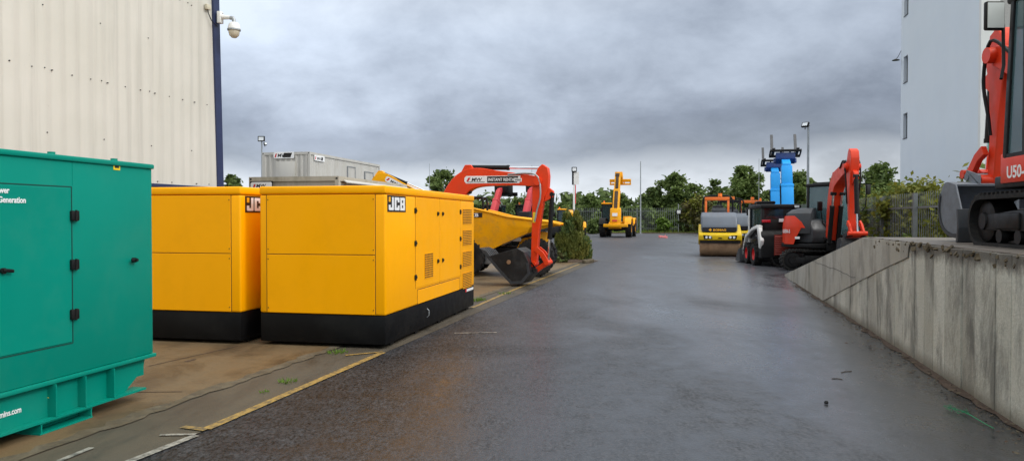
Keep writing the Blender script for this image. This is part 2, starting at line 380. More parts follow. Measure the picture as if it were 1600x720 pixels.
def ribbon(pts):
    """pts (x, z, width) -> outline polygon in the xz plane"""
    Lp, Rp = [], []
    for i, (x, z, w) in enumerate(pts):
        a, b = pts[max(i - 1, 0)], pts[min(i + 1, len(pts) - 1)]
        d = Vector((b[0] - a[0], b[1] - a[1])).normalized(); n = Vector((-d.y, d.x))
        Lp.append((x + n.x * w / 2, z + n.y * w / 2)); Rp.append((x - n.x * w / 2, z - n.y * w / 2))
    return Lp + Rp[::-1]

def block_jcb(x, z, w, h, y, m, name, parent):
    """three heavy block capitals as raised vinyl on a side plate (outside is -y)"""
    lw = w * .30; gap = w * .05; t = lw * .36; th = h * .22; k = .25 * t; mb = MB(m); ch = h * .07
    def bar(x0, x1, z0, z1, c=(0, 0, 0, 0)):
        a, b, d, e = [q * ch for q in c]; P_ = []
        for (px, pz, cc, sx, sz) in ((x0, z0, a, 1, 1), (x1, z0, b, -1, 1), (x1, z1, d, -1, -1), (x0, z1, e, 1, -1)):
            if cc: P_ += ([(px, pz + sz * cc), (px + sx * cc, pz)] if (sx * sz) > 0 else [(px + sx * cc, pz), (px, pz + sz * cc)])
            else: P_.append((px, pz))
        mb.prism(P_, y - .0012, y, 'y')
    X = x                                   # J
    bar(X + lw - t, X + lw, z, z + h, (0, 1, 0, 0)); bar(X + t * .0, X + lw - t, z, z + th, (1, 0, 0, 0)); bar(X, X + t, z + th, z + h * .40)
    X += lw + gap                           # C
    bar(X, X + t, z, z + h, (1, 0, 0, 1)); bar(X + t, X + lw, z, z + th, (0, 1, 0, 0)); bar(X + t, X + lw, z + h - th, z + h, (0, 0, 1, 0))
    bar(X + lw - t, X + lw, z + th, z + h * .38); bar(X + lw - t, X + lw, z + h * .62, z + h - th)
    X += lw + gap                           # B
    bar(X, X + t, z, z + h); bar(X + t, X + lw, z, z + th * .9, (0, 1, 0, 0)); bar(X + t, X + lw, z + h - th * .9, z + h, (0, 0, 1, 0)); bar(X + t, X + lw * .92, z + h * .41, z + h * .59)
    bar(X + lw - t, X + lw, z + th * .9, z + h * .41); bar(X + lw - t, X + lw * .97, z + h * .59, z + h - th * .9); bar(X + lw * .92, X + lw * .96, z + h * .43, z + h * .57)
    return mb.build(name, parent, 0)
def onp(px, py, loc, rz, axis='y', val=0.0):
    """a photograph point on the plane local x = val or y = val of a frame at loc turned by rz -> (other, z)"""
    T = (Matrix.Translation(loc) @ rot2(rz)).inverted()
    o = T @ Vector((0, 0, CAMH)); d = T.to_3x3() @ ray(px, py)
    if axis == 'y': t = (val - o.y) / d.y; return (o.x + d.x * t, o.z + d.z * t)
    t = (val - o.x) / d.x; return (o.y + d.y * t, o.z + d.z * t)
def structure(mb, name, smooth=0): return tag(mb.build(name, None, smooth), kind='structure')
# ================================================================== GROUND
structure(MB('earth').poly([(-900, -300, -.02), (900, -300, -.02), (900, 1600, -.02), (-900, 1600, -.02)]), 'ground')
rl = lambda Y: -2.33 + .25 * (Y - 6.6)            # painted line
ap = lambda Y: -3.1 + .262 * (Y - 6.6)           # edge of the concrete apron
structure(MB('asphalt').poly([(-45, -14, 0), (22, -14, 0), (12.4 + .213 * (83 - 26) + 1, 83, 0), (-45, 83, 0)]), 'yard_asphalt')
mb = MB('kerbstrip'); mb.poly([(ap(-12) - .02, -12, .004), (rl(-12) + .05, -12, .004), (rl(30) + .05, 30, .004), (ap(30) - .02, 30, .004)]); structure(mb, 'channel_strip')
mb = MB('apron'); mb.poly([(-24, -12, .008), (ap(-12), -12, .008), (ap(30), 30, .008), (-24, 30, .008)]); structure(mb, 'concrete_apron')
# ragged exposed-stone edge between the apron and the channel
mb = MB('rough_edge'); rnd = random.Random(3); top = []; bot = []
Y = -6.0
while Y < 30:
    x = ap(Y); top.append((x - .05 - rnd.random() * .10, Y, .012)); bot.append((x + .01 + rnd.random() * .07, Y, .012)); Y += .13
for i in range(len(top) - 1): mb.poly([top[i], bot[i], bot[i + 1], top[i + 1]])
structure(mb, 'apron_edge')
def strip(pts, w, z, m, name):
    mb = MB(m); pts = [Vector((p[0], p[1], z)) for p in pts]
    for a, b in zip(pts, pts[1:]):
        d = (b - a).normalized(); n = Vector((-d.y, d.x, 0)) * w / 2; k = max(1, int((b - a).length / .5))
        mb.poly([a + n, a - n, b - n, b + n])
    return structure(mb, name)
strip([G(322, 671), G(598, 551)], .09, .009, 'line_yellow', 'yellow_line_marking')
strip([G(738, 481), G(805, 452), G(905, 413)], .08, .009, 'line_yellow', 'yellow_line_marking')
strip([G(286, 668), G(322, 673)], .07, .013, 'line_yellow', 'yellow_line_marking')
strip([G(196, 724), G(306, 681)], .07, .009, 'line_white', 'white_line_marking')
strip([G(250, 681), G(306, 680)], .045, .013, 'line_white', 'white_line_marking')
strip([G(92, 722), G(143, 701)], .05, .013, 'line_white', 'white_line_marking')
strip([G(540, 556), G(598, 550.5)], .06, .013, 'line_yellow', 'yellow_line_marking')
strip([G(710, 520.5), G(776, 519.5)], .05, .006, 'line_white', 'white_line_marking')
for a_, b_, w_ in (((232, 573), (372, 541.5), .02), ((205, 614), (285, 613), .018), ((290, 566), (305, 562), .05)):
    strip([G(*a_), G(*b_)], w_, .0125, 'brownearth', 'slab_joint_line')
strip([G(915, 406), G(985, 409)], .08, .006, 'line_white', 'white_line_marking')
# grass verge at the far end of the yard
structure(MB('earth').poly([(-45, 82.5, .02), (30, 82.5, .02), (30, 92, .10), (-45, 92, .10)]), 'verge')
mb = MB('white'); mb.use('rough_edge'); mb.b2(-20, 25.6, 82.3, 82.5, -.01, .12); structure(mb, 'verge_kerb')
mb = MB('leafyellow'); rnd = random.Random(11)
for i in range(5200):
    x, y = rnd.uniform(-8, 26), 82.6 + abs(rnd.gauss(0, 2.2)); h = rnd.uniform(.10, .32) * (1 + .8 * (y > 84.5)); a = rnd.random() * 6.28; w = .05
    if i == 2600: mb.use('leafbright')
    mb.poly([(x - w * math.cos(a), y - w * math.sin(a), .01), (x + w * math.cos(a), y + w * math.sin(a), .01), (x + rnd.uniform(-.1, .1), y + rnd.uniform(-.1, .1), h)])
tag(mb.build('grass', None, 0), kind='stuff')
# ================================================================== GENERATORS
def mesh_vent(parent, x0, x1, z0, z1, y, nx, nz, mt):
    """perforated vent: dark recess with a grid of bars standing proud, on the y = const side (outside is -y)"""
    v = MB('ventdark'); v.b2(x0, x1, y - .004, y + .002, z0, z1); v.use(mt)
    for i in range(nx + 1):
        x = x0 + (x1 - x0) * i / nx; v.b2(x - .0045, x + .0045, y - .007, y - .004, z0, z1)
    for k in range(nz + 1):
        z = z0 + (z1 - z0) * k / nz; v.b2(x0, x1, y - .0062, y - .003, z - .005, z + .005)
    return v.build('vent', parent, 0)
def yellow_gen(loc, label, full=True):
    rz = ROADA; t = thing('generator', label, 'generator', loc, rz, 'yellow generators')
    Ln, W, zb, H = 4.55, 1.79, .435, 2.125
    b = MB('gen_yellow'); b.b2(.0, Ln, 0, W, zb, H - .112, .03, 3)
    b.build('canopy', t)
    r = MB('gen_yellow'); r.b2(-.004, Ln + .004, -.004, W + .004, H - .106, H, .022, 3)
    r.use('seam'); r.b2(.02, Ln - .02, .02, W - .02, H - .1118, H - .1065)
    r.build('roof', t)
    s = MB('blackgloss'); s.b2(.006, Ln - .006, .006, W - .006, .055, zb - .002, .012, 2); s.build('base', t)
    f = MB('black')
    for x in (.35, 1.35, 2.5, 3.5, 4.2):
        f.b2(x - .06, x + .06, .05, W - .05, .009, .054)
    f.build('skid_feet', t)
    # front end: two bolted sheets between the corner posts
    sm = MB('seam'); sm.b2(-.003, .004, .135, .143, zb + .02, H - .115); sm.b2(-.003, .004, W - .108, W - .102, zb + .02, H - .115)
    zs = onp(500, 397.5, loc, rz, 'x')[1]
    sm.b2(-.003, .004, .143, W - .108, zs - .0035, zs + .0035); sm.build('front_seams', t, 0)
    for (z0, z1) in ((zb + .012, zs - .006), (zs + .006, H - .118)):
        p = MB('gen_yellow'); p.b2(-.006, .004, .150, W - .114, z0, z1, .003, 1)
        p.use('seam')
        for z in (z0 + .06, z1 - .06):
            for y in (.165, W - .13): p.cyl((-.0065, y, z), (-.010, y, z), .008, n=8)
        p.build('front_panel', t)
    q = lambda x, y: onp(x, y, g1, rz, 'y'); q0 = lambda x, y: onp(x, y, loc, rz, 'y')
    # logo plate
    x0, z1 = q(605, 304.6); x1, z0 = q(633.5, 331.5)
    if not full: z0 = q0(383, 332)[1]; x0, z1 = q0(382.8, 306); x1 = q0(420, 306)[0]
    z1 = min(z1, H - .118)
    lg = MB('decal_black'); lg.b2(x0, x1, -.0045, .001, z0, z1); lo = lg.build('logo_plate', t, 0)
    w, h = x1 - x0, z1 - z0
    block_jcb(x0 + w * .06, z0 + h * .10, w * .89, h * .80, -.0048, 'decal_white', 'lettering', t)
    lg = MB('decal_yellow'); lg.b2(x0 + w * .06, x0 + w * .155, -.0065, -.0045, z0 + h * .60, z0 + h * .90); lg.build('logo_square', t, 0)
    if True:
        # doors outlined by seams
        xd0, xd1, xm = q(652, 350)[0], q(717.5, 350)[0], q(687, 350)[0]
        zf0, zf1 = q(652, 474)[1], q(652, 452.5)[1]
        sm = MB('seam')
        for x in (xd0 - .09, xm, xd1 + .06): sm.b2(x - .0035, x + .0035, -.0025, .004, zf1 + .02 if x != xm else zf1, H - .115)
        sm.b2(xd0, xd1, -.0025, .004, zf1 - .005, zf1 + .005); sm.b2(xd0 - .005, xd0 + .005, -.0025, .004, zb + .01, zf1); sm.b2(xd1 - .005, xd1 + .005, -.0025, .004, zb + .01, zf1)
        sm.build('door_seams', t, 0)
        for i, x in enumerate((xd0 - .09 + .01, xm + .008)):
            x1_ = (xm - .008, xd1 + .05)[i]
            p = MB('gen_yellow'); p.b2(x, x1_, -.005, .004, zf1 + .03, H - .12, .003, 1); d = p.build('door', t)
            for z in ((zf1 + H) / 2 + .33, (zf1 + H) / 2 - .42):
                h = MB('black'); hx = (xm - .13, xm + .13)[i]
                h.box((hx, -.016, z + .05), (.055, .020, .062), None, .008); h.cyl((hx, -.025, z + .055), (hx, -.036, z + .055), .01); h.build('handle', d)
            for z in (q(650, 329)[1], q(650, 380)[1], q(650, 433)[1]):
                h = MB('black'); hx = (xd0 - .09, xd1 + .06)[i]
                h.box((hx - .028, -.010, z), (.036, .012, .075), None, .005); h.box((hx + .032, -.010, z), (.045, .012, .035), None, .005); h.cyl((hx, -.014, z - .042), (hx, -.014, z + .042), .009, n=8); h.build('hinge', d)
        p = MB('gen_yellow'); p.b2(xd0 + .01, xd1 - .01, -.004, .004, zb + .012, zf1 - .01, .003, 1); p.build('access_flap', t)
        (a0, c1), (a1, c0) = q(663, 396.5), q(676, 432); mesh_vent(t, a0, a1, c0, c1, -.004, 6, 11, 'gen_yellow')
        for k in range(4):
            zt = H - .26 - k * .385
            mesh_vent(t, q(723, 350)[0], q(736.5, 350)[0], zt - .27, zt, 0, 7, 9, 'gen_yellow')
        p = MB('decal_white'); p.b2(Ln - .62, Ln - .06, .0015, .007, zb - .075, zb - .03); p.use('decal_red'); p.b2(Ln - .62, Ln - .54, .0, .007, zb - .078, zb - .02); p.build('data_label', t, 0)
        p = MB('steel'); p.tube([(1.7, .0, .2), (1.7, -.03, .23), (1.7, -.03, .30), (1.7, .0, .33)], .008, 6); p.build('lifting_eye', t)
    return t
g1 = G(603, 540, .05); g1.z = 0
yellow_gen(g1, 'yellow generator standing clear at the edge of the road, its long vented side in view')
q2 = G(377, 533, .05); q2.z = 0
yellow_gen(q2, 'yellow generator half hidden between the teal generator and the front yellow one', False)
# ---- teal generator
Yt = 7.02; gloc = Vector((-.4887 * Yt, Yt, 0)); trz = ROADA
tl = thing('generator', 'teal green generator on a raised steel skid, nearest on the concrete', 'generator', gloc, trz)
Lt, Wt = 4.2, 1.5
zt0 = onp(238, 557, gloc, trz)[1]; zt1 = onp(236, 257, gloc, trz)[1]
b = MB('teal'); b.b2(-Lt, 0, 0, Wt, zt0 + .035, zt1 - .03, .012, 2); b.build('canopy', tl)
b = MB('teal'); b.b2(-Lt - .01, .012, -.02, Wt + .02, zt1 - .045, zt1, .012, 2)
for x in (-.35, -1.05, -1.75): b.cyl((x, .12, zt1), (x, .12, zt1 + .03), .03, n=10)
b.build('roof', tl)
b = MB('teal'); b.b2(-Lt, .02, -.02, Wt + .02, zt0, zt0 + .034, .006, 2); b.build('base_flange', tl)
# skid: web with sloped end, bottom flange, stiffeners, feet
zs0 = .115
sk = MB('teal')
for yy in (.05, Wt - .05):
    sk.prism([(-Lt, zs0), (-.33, zs0), (-.09, zs0 + .16), (-.06, zt0 - .002), (-Lt, zt0 - .002)], yy - .006, yy + .006, 'y')
    y_out = -.03 if yy < .5 else Wt - .11
    sk.b2(-Lt, -.14, y_out, y_out + .14, zs0 - .014, zs0 + .004)
    xst = [onp(px, py, gloc, trz, 'y', .05)[0] for px, py in ((166, 588), (121, 602), (74, 618))]; xst += [xst[-1] - .62, xst[-1] - 1.24, xst[-1] - 1.86]
    for x in xst:
        sk.b2(x - .006, x + .006, min(yy - .085, yy), yy + (.085 if yy > .5 else 0), zs0 + .006, zt0 - .003)
sk.b2(-.34, -.06, .06, Wt - .06, zs0 + .1, zt0 - .003)
sk.build('skid', tl)
Ti = (Matrix.Translation(gloc) @ rot2(trz)).inverted(); fxc = ((Ti @ G(122, 659)).x + (Ti @ G(63, 673)).x) / 2
for xc in (fxc, fxc - 1.8):
    f = MB('teal')
    for yy in (.03,):
        f.b2(xc - .27, xc + .27, -.02, Wt + .02, .009, .022); f.b2(xc - .27, xc + .27, -.02, Wt + .02, zs0 - .026, zs0 - .016)
        f.b2(xc - .262, xc - .25, -.02, Wt + .02, .022, zs0 - .027); f.b2(xc + .25, xc + .262, -.02, Wt + .02, .022, zs0 - .027)
        f.b2(xc - .248, xc + .248, .10, .112, .023, zs0 - .028)
    f.build('forklift_foot', tl)
p = MB('hivis'); p.cyl((-1.18, .044, .27), (-1.18, .03, .27), .014, n=10); p.build('earth_bolt', tl)
tq = lambda x, y: onp(x, y, gloc, trz)
dx1, dz1 = tq(111, 292); dz0 = tq(115, 535)[1]; dx1 = tq(112.5, 400)[0]
sm = MB('tealseam')
sm.b2(-Lt + .1, dx1, -.003, .004, dz1 - .004, dz1 + .004); sm.b2(dx1 - .004, dx1 + .004, -.003, .004, dz0, dz1); sm.b2(-Lt + .1, dx1, -.003, .004, dz0 - .004, dz0 + .004)
sm.build('door_seams', tl, 0)
sm = MB('teal'); xs_ = dx1 + .012
sm.b2(xs_ - .002, xs_ + .001, -.0022, .004, dz1 + .01, zt1 - .05); sm.build('sheet_joint', tl, 0)
d = MB('teal'); d.b2(-Lt + .11, dx1 - .012, -.007, .004, dz0 + .010, dz1 - .010, .004, 1); door = d.build('door', tl)
for py in (337, 413, 490.5):
    hx, hz = tq(113.5, py); h = MB('black'); h.box((hx - .022, -.02, hz), (.036, .03, .085), None, .008); h.box((hx + .024, -.02, hz), (.034, .026, .085), None, .008)
    h.cyl((hx + .002, -.034, hz - .047), (hx + .002, -.034, hz + .047), .009, n=8); h.build('hinge', door)
hx, hz = tq(2, 423); h = MB('black'); h.cyl((hx, -.004, hz), (hx, -.03, hz), .022); h.box((hx + .03, -.034, hz), (.09, .014, .026), (0, .15, 0), .006); h.build('handle', door)
hx, hz = tq(207.5, 406); h = MB('black'); h.cyl((hx, 0, hz), (hx, -.03, hz), .022); h.box((hx - .02, -.034, hz), (.07, .014, .026), (0, 0, 0), .006); h.cyl((hx, -.03, hz), (hx, -.05, hz), .016, n=10); h.build('latch', tl)
hx, hz = tq(182, 260); p = MB('hivis'); p.b2(hx - .04, hx + .04, -.004, .001, hz - .033, hz + .03); p.use('decal_black'); p.b2(hx - .025, hx + .025, -.0055, -.004, hz - .015, hz + .018); p.build('warning_label', tl, 0)
# lettering: first letters fall outside the photograph's left edge
x39, z39 = tq(39, 313); x18, z18 = tq(18, 303)
T = frame((x39, -.009, z39 - .02), (1, 0, 0), (0, 0, 1)); text_part('Generation', .062, 'decal_white', 'lettering', door, T, .001, .0016, 'RIGHT', sx=.84)
wd = .072 * 5.1
T = frame((x39 - .285, -.009, z39 + .05), (1, 0, 0), (0, 0, 1)); text_part('Power', .062, 'decal_white', 'lettering', door, T, .001, .0016, 'LEFT', sx=.84)
xc, zc = tq(37, 637); T = frame((xc + .02, .041, zc - .035), (1, 0, 0), (0, 0, 1)); text_part('cummins.com', .062, 'decal_white', 'lettering', tl, T, .001, .0016, 'RIGHT', sx=.80)
# ================================================================== WAREHOUSE
WA = R(90 - 16); wloc = Vector((-.3957 * 19, 19, 0))
wh = thing('warehouse', 'tall cream corrugated metal warehouse with navy corner trim', 'building', wloc, WA)
zb = onp(345, 293, wloc, WA)[1]; WH = 9.4; WL = 26
c = MB('cladding'); pts = []; x = 0.0
while x > -WL:
    pts += [(x, 0), (x - .03, -.002), (x - .11, -.022), (x - .16, -.025), (x - .21, -.022), (x - .29, -.002)]; x -= .33
pts.append((-WL, 0)); v0 = [c.bm.verts.new((p[0], p[1], zb)) for p in pts]; v1 = [c.bm.verts.new((p[0], p[1], WH)) for p in pts]
for i in range(len(pts) - 1): c.bm.faces.new((v0[i + 1], v0[i], v1[i], v1[i + 1]))
c.b2(-WL, -.1, .04, .3, zb, WH)
c.use('black')
scr = [(13, 95), (48, 104), (68, 106), (80, 110), (111, 118), (140, 124), (157, 126.5), (167, 130), (194, 136), (218, 141), (232, 143), (241, 146), (263, 151), (284, 156), (303, 160), (322, 164), (72, 207), (161, 218), (235, 228), (298, 235.5), (65, 8), (155, 37), (230, 60), (279, 0.5), (292, 5), (298, 9), (245, 283.5), (267, 285), (306, 287), (325, 288)]
for px, py in scr:
    xx, zz = onp(px, py, wloc, WA)
    if -WL < xx < -.1: c.cyl((xx, .02, zz), (xx, -.036, zz), .012, n=8)
c.build('cladding', wh, 50)
c = MB('render_white'); c.use('cabinold'); c.b2(-WL, -.05, .03, .3, 0, zb - .06); c.b2(-.3, -.06, .3, 22, 0, WH); c.b2(-WL, -WL + .25, .3, 22, 0, WH); c.build('wall', wh)
c = MB('trimblue'); xl, xr = onp(339.5, 0, wloc, WA)[0], onp(349, 0, wloc, WA)[0]
# corner flashing; leans very slightly, as the old building does
sh = onp(336.5, 0, wloc, WA)[0] - onp(344, 290, wloc, WA)[0]
A = [(-.17, -.06, zb - .2), (.06, -.06, zb - .2), (.06, .2, zb - .2), (-.17, .2, zb - .2)]
B = [(x + sh * (WH - zb) / (7.3 - zb), y, WH + .1) for x, y, z in A]
va = [c.bm.verts.new(p) for p in A]; vb = [c.bm.verts.new(p) for p in B]
for i in range(4): c.bm.faces.new((va[i], va[(i + 1) % 4], vb[(i + 1) % 4], vb[i]))
c.bm.faces.new(va[::-1]); c.bm.faces.new(vb); c.build('corner_trim', wh, 0)
c = MB('trimblue'); c.b2(-WL, -.175, -.05, .02, zb - .075, zb - .002); c.build('base_trim', wh, 0)
c = MB('roofgrey'); c.prism([(-.3, WH + .11), (10.9, WH + 1.9), (22.3, WH + .11)], -WL - .2, .1, 'x'); c.build('roof', wh, 0)
# camera on its bracket, junction box
cl = P(343, 28, 18.8); S = 18.8 / 1150
cc = thing('security_camera', 'white dome security camera on a bracket at the warehouse corner', 'camera', cl, R(-10))
c = MB('white'); c.box((.02, 0, 0), (.10, .16, .30), None, .015); c.use('black')
for zz in (-.11, .11): c.cyl((.07, .03, zz), (.075, .03, zz), .012, n=8)
c.build('bracket_plate', cc)
c = MB('white'); c.tube([(.07, 0, .01), (.26, 0, -.01), (.34, 0, -.03)], [.065, .05, .045], 10); c.use('steel'); c.tube([(.30, 0, -.02), (.37, 0, -.03), (.395, 0, -.07), (.40, 0, -.16)], .05, 10); c.build('bracket_arm', cc)
c = MB('white'); c.lathe([(0, -.14), (.09, -.145), (.13, -.19), (.15, -.27), (.155, -.32), (.0, -.32)], (.40, 0, 0), 'z', 20); c.use('steel'); c.lathe([(.12, -.305), (.165, -.31), (.165, -.345), (.12, -.35)], (.40, 0, 0), 'z', 20); c.build('housing', cc)
c = MB('cream'); c.lathe([(.135, -.345), (.135, -.40), (.115, -.47), (.06, -.525), (0, -.54)], (.40, 0, 0), 'z', 20); c.build('dome', cc)
jl = wloc + rot2(WA).to_3x3() @ Vector((onp(321, 12, wloc, WA)[0], -.05, onp(321, 12, wloc, WA)[1]))
jb = thing('junction_box', 'small beige junction box with a drooping black cable on the cream wall', 'box', jl, WA)
c = MB('cream'); c.box((0, -.02, 0), (.16, .08, .13), None, .012); c.build('housing', jb)
c = MB('black'); c.tube(catmull([(-.01, -.03, -.06), (0, -.04, -.16), (.1, -.05, -.31), (.22, -.05, -.37), (.32, -.05, -.40)], 5), .012, 6); c.build('cable', jb)
# ================================================================== CABINS
def sign_plate(parent, T, w, h, parts, name='sign'):
    """white rounded plate, red slash and lettering; T maps (u right, v up, n out)"""
    s = MB('decal_white'); s.prism([(.02 + h * .12, 0), (w - h * .12, 0), (w, h * .15), (w, h * .85), (w - h * .12, h), (.02 + h * .12, h), (0, h * .85), (0, h * .15)], -.004, .004, 'z')
    s.xform(T); sg = s.build(name, parent, 0)
    for kind, u, v, sz, mt, body in parts:
        if kind == 't': text_part(body, sz, mt, 'lettering', sg, T @ Matrix.Translation((u, v, .006)), .001, sz * .02, sx=1.15, shear=.15)
        elif kind == 'r':
            r = MB(mt); a, b_ = sz; r.prism([(u, v), (u + a, v), (u + a + b_ * .35, v + b_), (u + b_ * .35, v + b_)], .0045, .0065, 'z'); r.xform(T); r.build(body, sg, 0)
    return sg
def cabin(name, label, loc, Ln, W, H, mt, group, ribs_front=True, legs=0):
    t = thing(name, label, 'cabin', loc, ROADA, group)
    z0 = .12
    b = MB(mt); b.b2(.06, Ln - .06, .06, W - .06, z0, H - .05)
    # pressed ribs on every wall
    def ribs(ax, a0, a1, fixed, sgn, pitch, d=.035):
        x = a0 + .12
        while x < a1 - .2:
            pr = [(x, fixed), (x + .05, fixed + sgn * d), (x + .14, fixed + sgn * d), (x + .19, fixed)]
            if ax == 'x': b.prism(pr, z0 + .1, H - .16, 'z')
            else: b.prism([(q, p) for p, q in pr], z0 + .1, H - .16, 'z')
            x += pitch
    if ribs_front: ribs('y', .0, W, .06, -1, .30, .05)
    ribs('x', .0, Ln, .06, -1, .24, .02)
    b.build('wall', t)
    f = MB(mt)
    for x in (0, Ln - .12):
        for y in (0, W - .12): f.b2(x, x + .12, y, y + .12, 0, H)
    for z in (0, H - .14):
        for y in (.005, W - .115): f.b2(.12, Ln - .12, y, y + .11, z, z + .14)
        for x in (.005, Ln - .115): f.b2(x, x + .11, .12, W - .12, z, z + .14)
    f.use('black')
    for y in (.0, W):
        for z in (.05, H - .09):
            f.b2(-.006, .0, y + (-.09 if y else .03), y + (-.03 if y else .09), z, z + .05)
    f.build('corner_frame', t, 0)
    r = MB('roofgrey'); r.use(mt); r.b2(.02, Ln - .02, .02, W - .02, H - .045, H - .01); r.build('roof', t, 0)
    return t
def steel_door(t, y0, y1, z0, z1, mt, face='x'):
    d = MB(mt); d.b2(-.02, .0, y0, y1, z0, z1, .006); d.use('black')
    d.build('door', t)
def win_side(t, x0, x1, z0, z1, frame_m, pane_m, name='window'):
    f = MB(frame_m); w = .05
    f.b2(x0, x0 + w, -.03, .06, z0, z1); f.b2(x1 - w, x1, -.03, .06, z0, z1); f.b2(x0 + w, x1 - w, -.03, .06, z1 - w, z1); f.b2(x0 + w, x1 - w, -.03, .06, z0, z0 + w)
    o = f.build(name, t, 0); p = MB(pane_m); p.b2(x0 + w, x1 - w, .0, .045, z0 + w, z1 - w); p.build('pane', o, 0); return o
Yu = 38.7; ul = P(484, 237, Yu); Hc = 2.62; uz = ul.z - Hc
uc = cabin('site_cabin', 'pale grey site cabin with a door and window, stacked above the weathered one', (ul.x, Yu, uz), 9.8, 2.75, Hc, 'cabin', 'site cabins')
uq = lambda x, y: onp(x, y, (ul.x, Yu, 0), ROADA); uf = lambda x, y: onp(x, y, (ul.x, Yu, 0), ROADA, 'x')
(ya, za), (yb, zb_) = uf(461.5, 252), uf(431, 276)
d = MB('cabin'); d.b2(-.025, .05, min(ya, yb), max(ya, yb), .25, za - uz, .006); dd = d.build('door', uc)
h = MB('black'); h.box((-.05, (ya + yb) / 2, .62), (.05, .06, .05)); h.box((-.05, (ya + yb) / 2 - .25, .62), (.05, .06, .05)); h.build('handle', dd)
s0 = uf(428, 248); s1 = uf(460, 240)
T = frame((-.03, s0[0], s0[1] - uz), (0, -1, 0), (0, 0, 1))
sign_plate(uc, T, s0[0] - s1[0], .34, [('r', .05, .06, (.08, .2), 'decal_red', 'slash'), ('t', .22, .08, .24, 'decal_black', 'MW'), ('r', .52, .05, (.46, .24), 'decal_black', 'band')])
x0, x1 = uq(491, 246)[0], uq(507, 250)[0]; zz = uq(495, 247)[1] - uz
T = frame((x0, -.01, zz - .15), (1, 0, 0), (0, 0, 1))
sign_plate(uc, T, x1 - x0, .3, [('r', .06, .06, (.08, .16), 'decal_red', 'slash'), ('t', .3, .06, .2, 'decal_black', 'MW'), ('r', .75, .05, (x1 - x0 - 1.0, .18), 'decal_black', 'band')])
x0, x1 = uq(543, 260)[0], uq(555, 260)[0]; win_side(uc, x0, x1, .25, 2.2, 'roofgrey', 'cabin', 'door')
x0, x1 = uq(570, 262)[0], uq(583, 262)[0]; win_side(uc, x0, x1, .85, 2.05, 'roofgrey', 'cabin')
cabin('site_cabin', 'lower cabin carrying the pale grey cabin, mostly hidden from the yard', (ul.x, Yu, 0), 9.8, 2.75, uz - .005, 'cabinold', 'site cabins', True)
Yl = 22.0; ll = P(529, 275, Yl)
lc = cabin('site_cabin', 'weathered cream site cabin with mossy roof edge behind the yellow generators', (ll.x, Yl, 0), 6.0, 2.95, ll.z, 'cabinold', 'site cabins', False)
lq = lambda x, y: onp(x, y, (ll.x, Yl, 0), ROADA, 'x')
s0 = lq(392, 297); s1 = lq(425, 286)
T = frame((-.012, s0[0], s0[1]), (0, -1, 0), (0, 0, 1)); w = s0[0] - s1[0]
sign_plate(lc, T, w, .24, [('r', w * .10, .05, (.06, .13), 'decal_red', 'slash'), ('t', w * .26, .075, .15, 'decal_black', 'MW'), ('r', w * .24, .03, (w * .6, .03), 'decal_black', 'band')])
s = MB('decal_black'); s.prism([(-.03, -.03), (w + .03, -.03), (w + .03, .27), (-.03, .27)], -.011, -.0045, 'z'); s.xform(T); s.build('sign_border', lc, 0)
r = MB('cabin'); r.prism([(-.14, ll.z - .17), (-.03, ll.z - .10), (-.02, ll.z - .12), (-.13, ll.z - .2)], .3, 5.9, 'x'); r.build('gutter', lc, 0)
# ================================================================== EXCAVATORS
def ring(mb, outer, inner, y0, y1):
    n = len(outer); bm = mb.bm
    V = [[bm.verts.new((p[0], y, p[1])) for p in poly] for poly in (outer, inner) for y in (y0, y1)]
    for i in range(n):
        j = (i + 1) % n
        for q in ((V[0][i], V[0][j], V[1][j], V[1][i]), (V[2][j], V[2][i], V[3][i], V[3][j]), (V[0][j], V[0][i], V[2][i], V[2][j]), (V[1][i], V[1][j], V[3][j], V[3][i])):
            f = bm.faces.new(q); f.material_index = mb.cur
def stadium(Ln, h, k=8, off=0.0, rise=.0):
    r = h / 2; pts = []
    for i in range(k + 1):
        a = -math.pi / 2 + math.pi * i / k; pts.append((Ln / 2 - r + (r + off) * math.cos(a), r + (r + off) * math.sin(a)))
    for i in range(k + 1):
        a = math.pi / 2 + math.pi * i / k; pts.append((-Ln / 2 + r + (r + off) * math.cos(a), r + (r + off) * math.sin(a)))
    return pts
def perim(pts, step):
    out = []; n = len(pts); carry = 0.0
    for i in range(n):
        a, b = Vector(pts[i]), Vector(pts[(i + 1) % n]); l = (b - a).length; t = carry
        while t < l:
            p = a + (b - a) * (t / l); d = (b - a) / l; out.append((p.x, p.y, math.atan2(d.y, d.x))); t += step
        carry = t - l
    return out
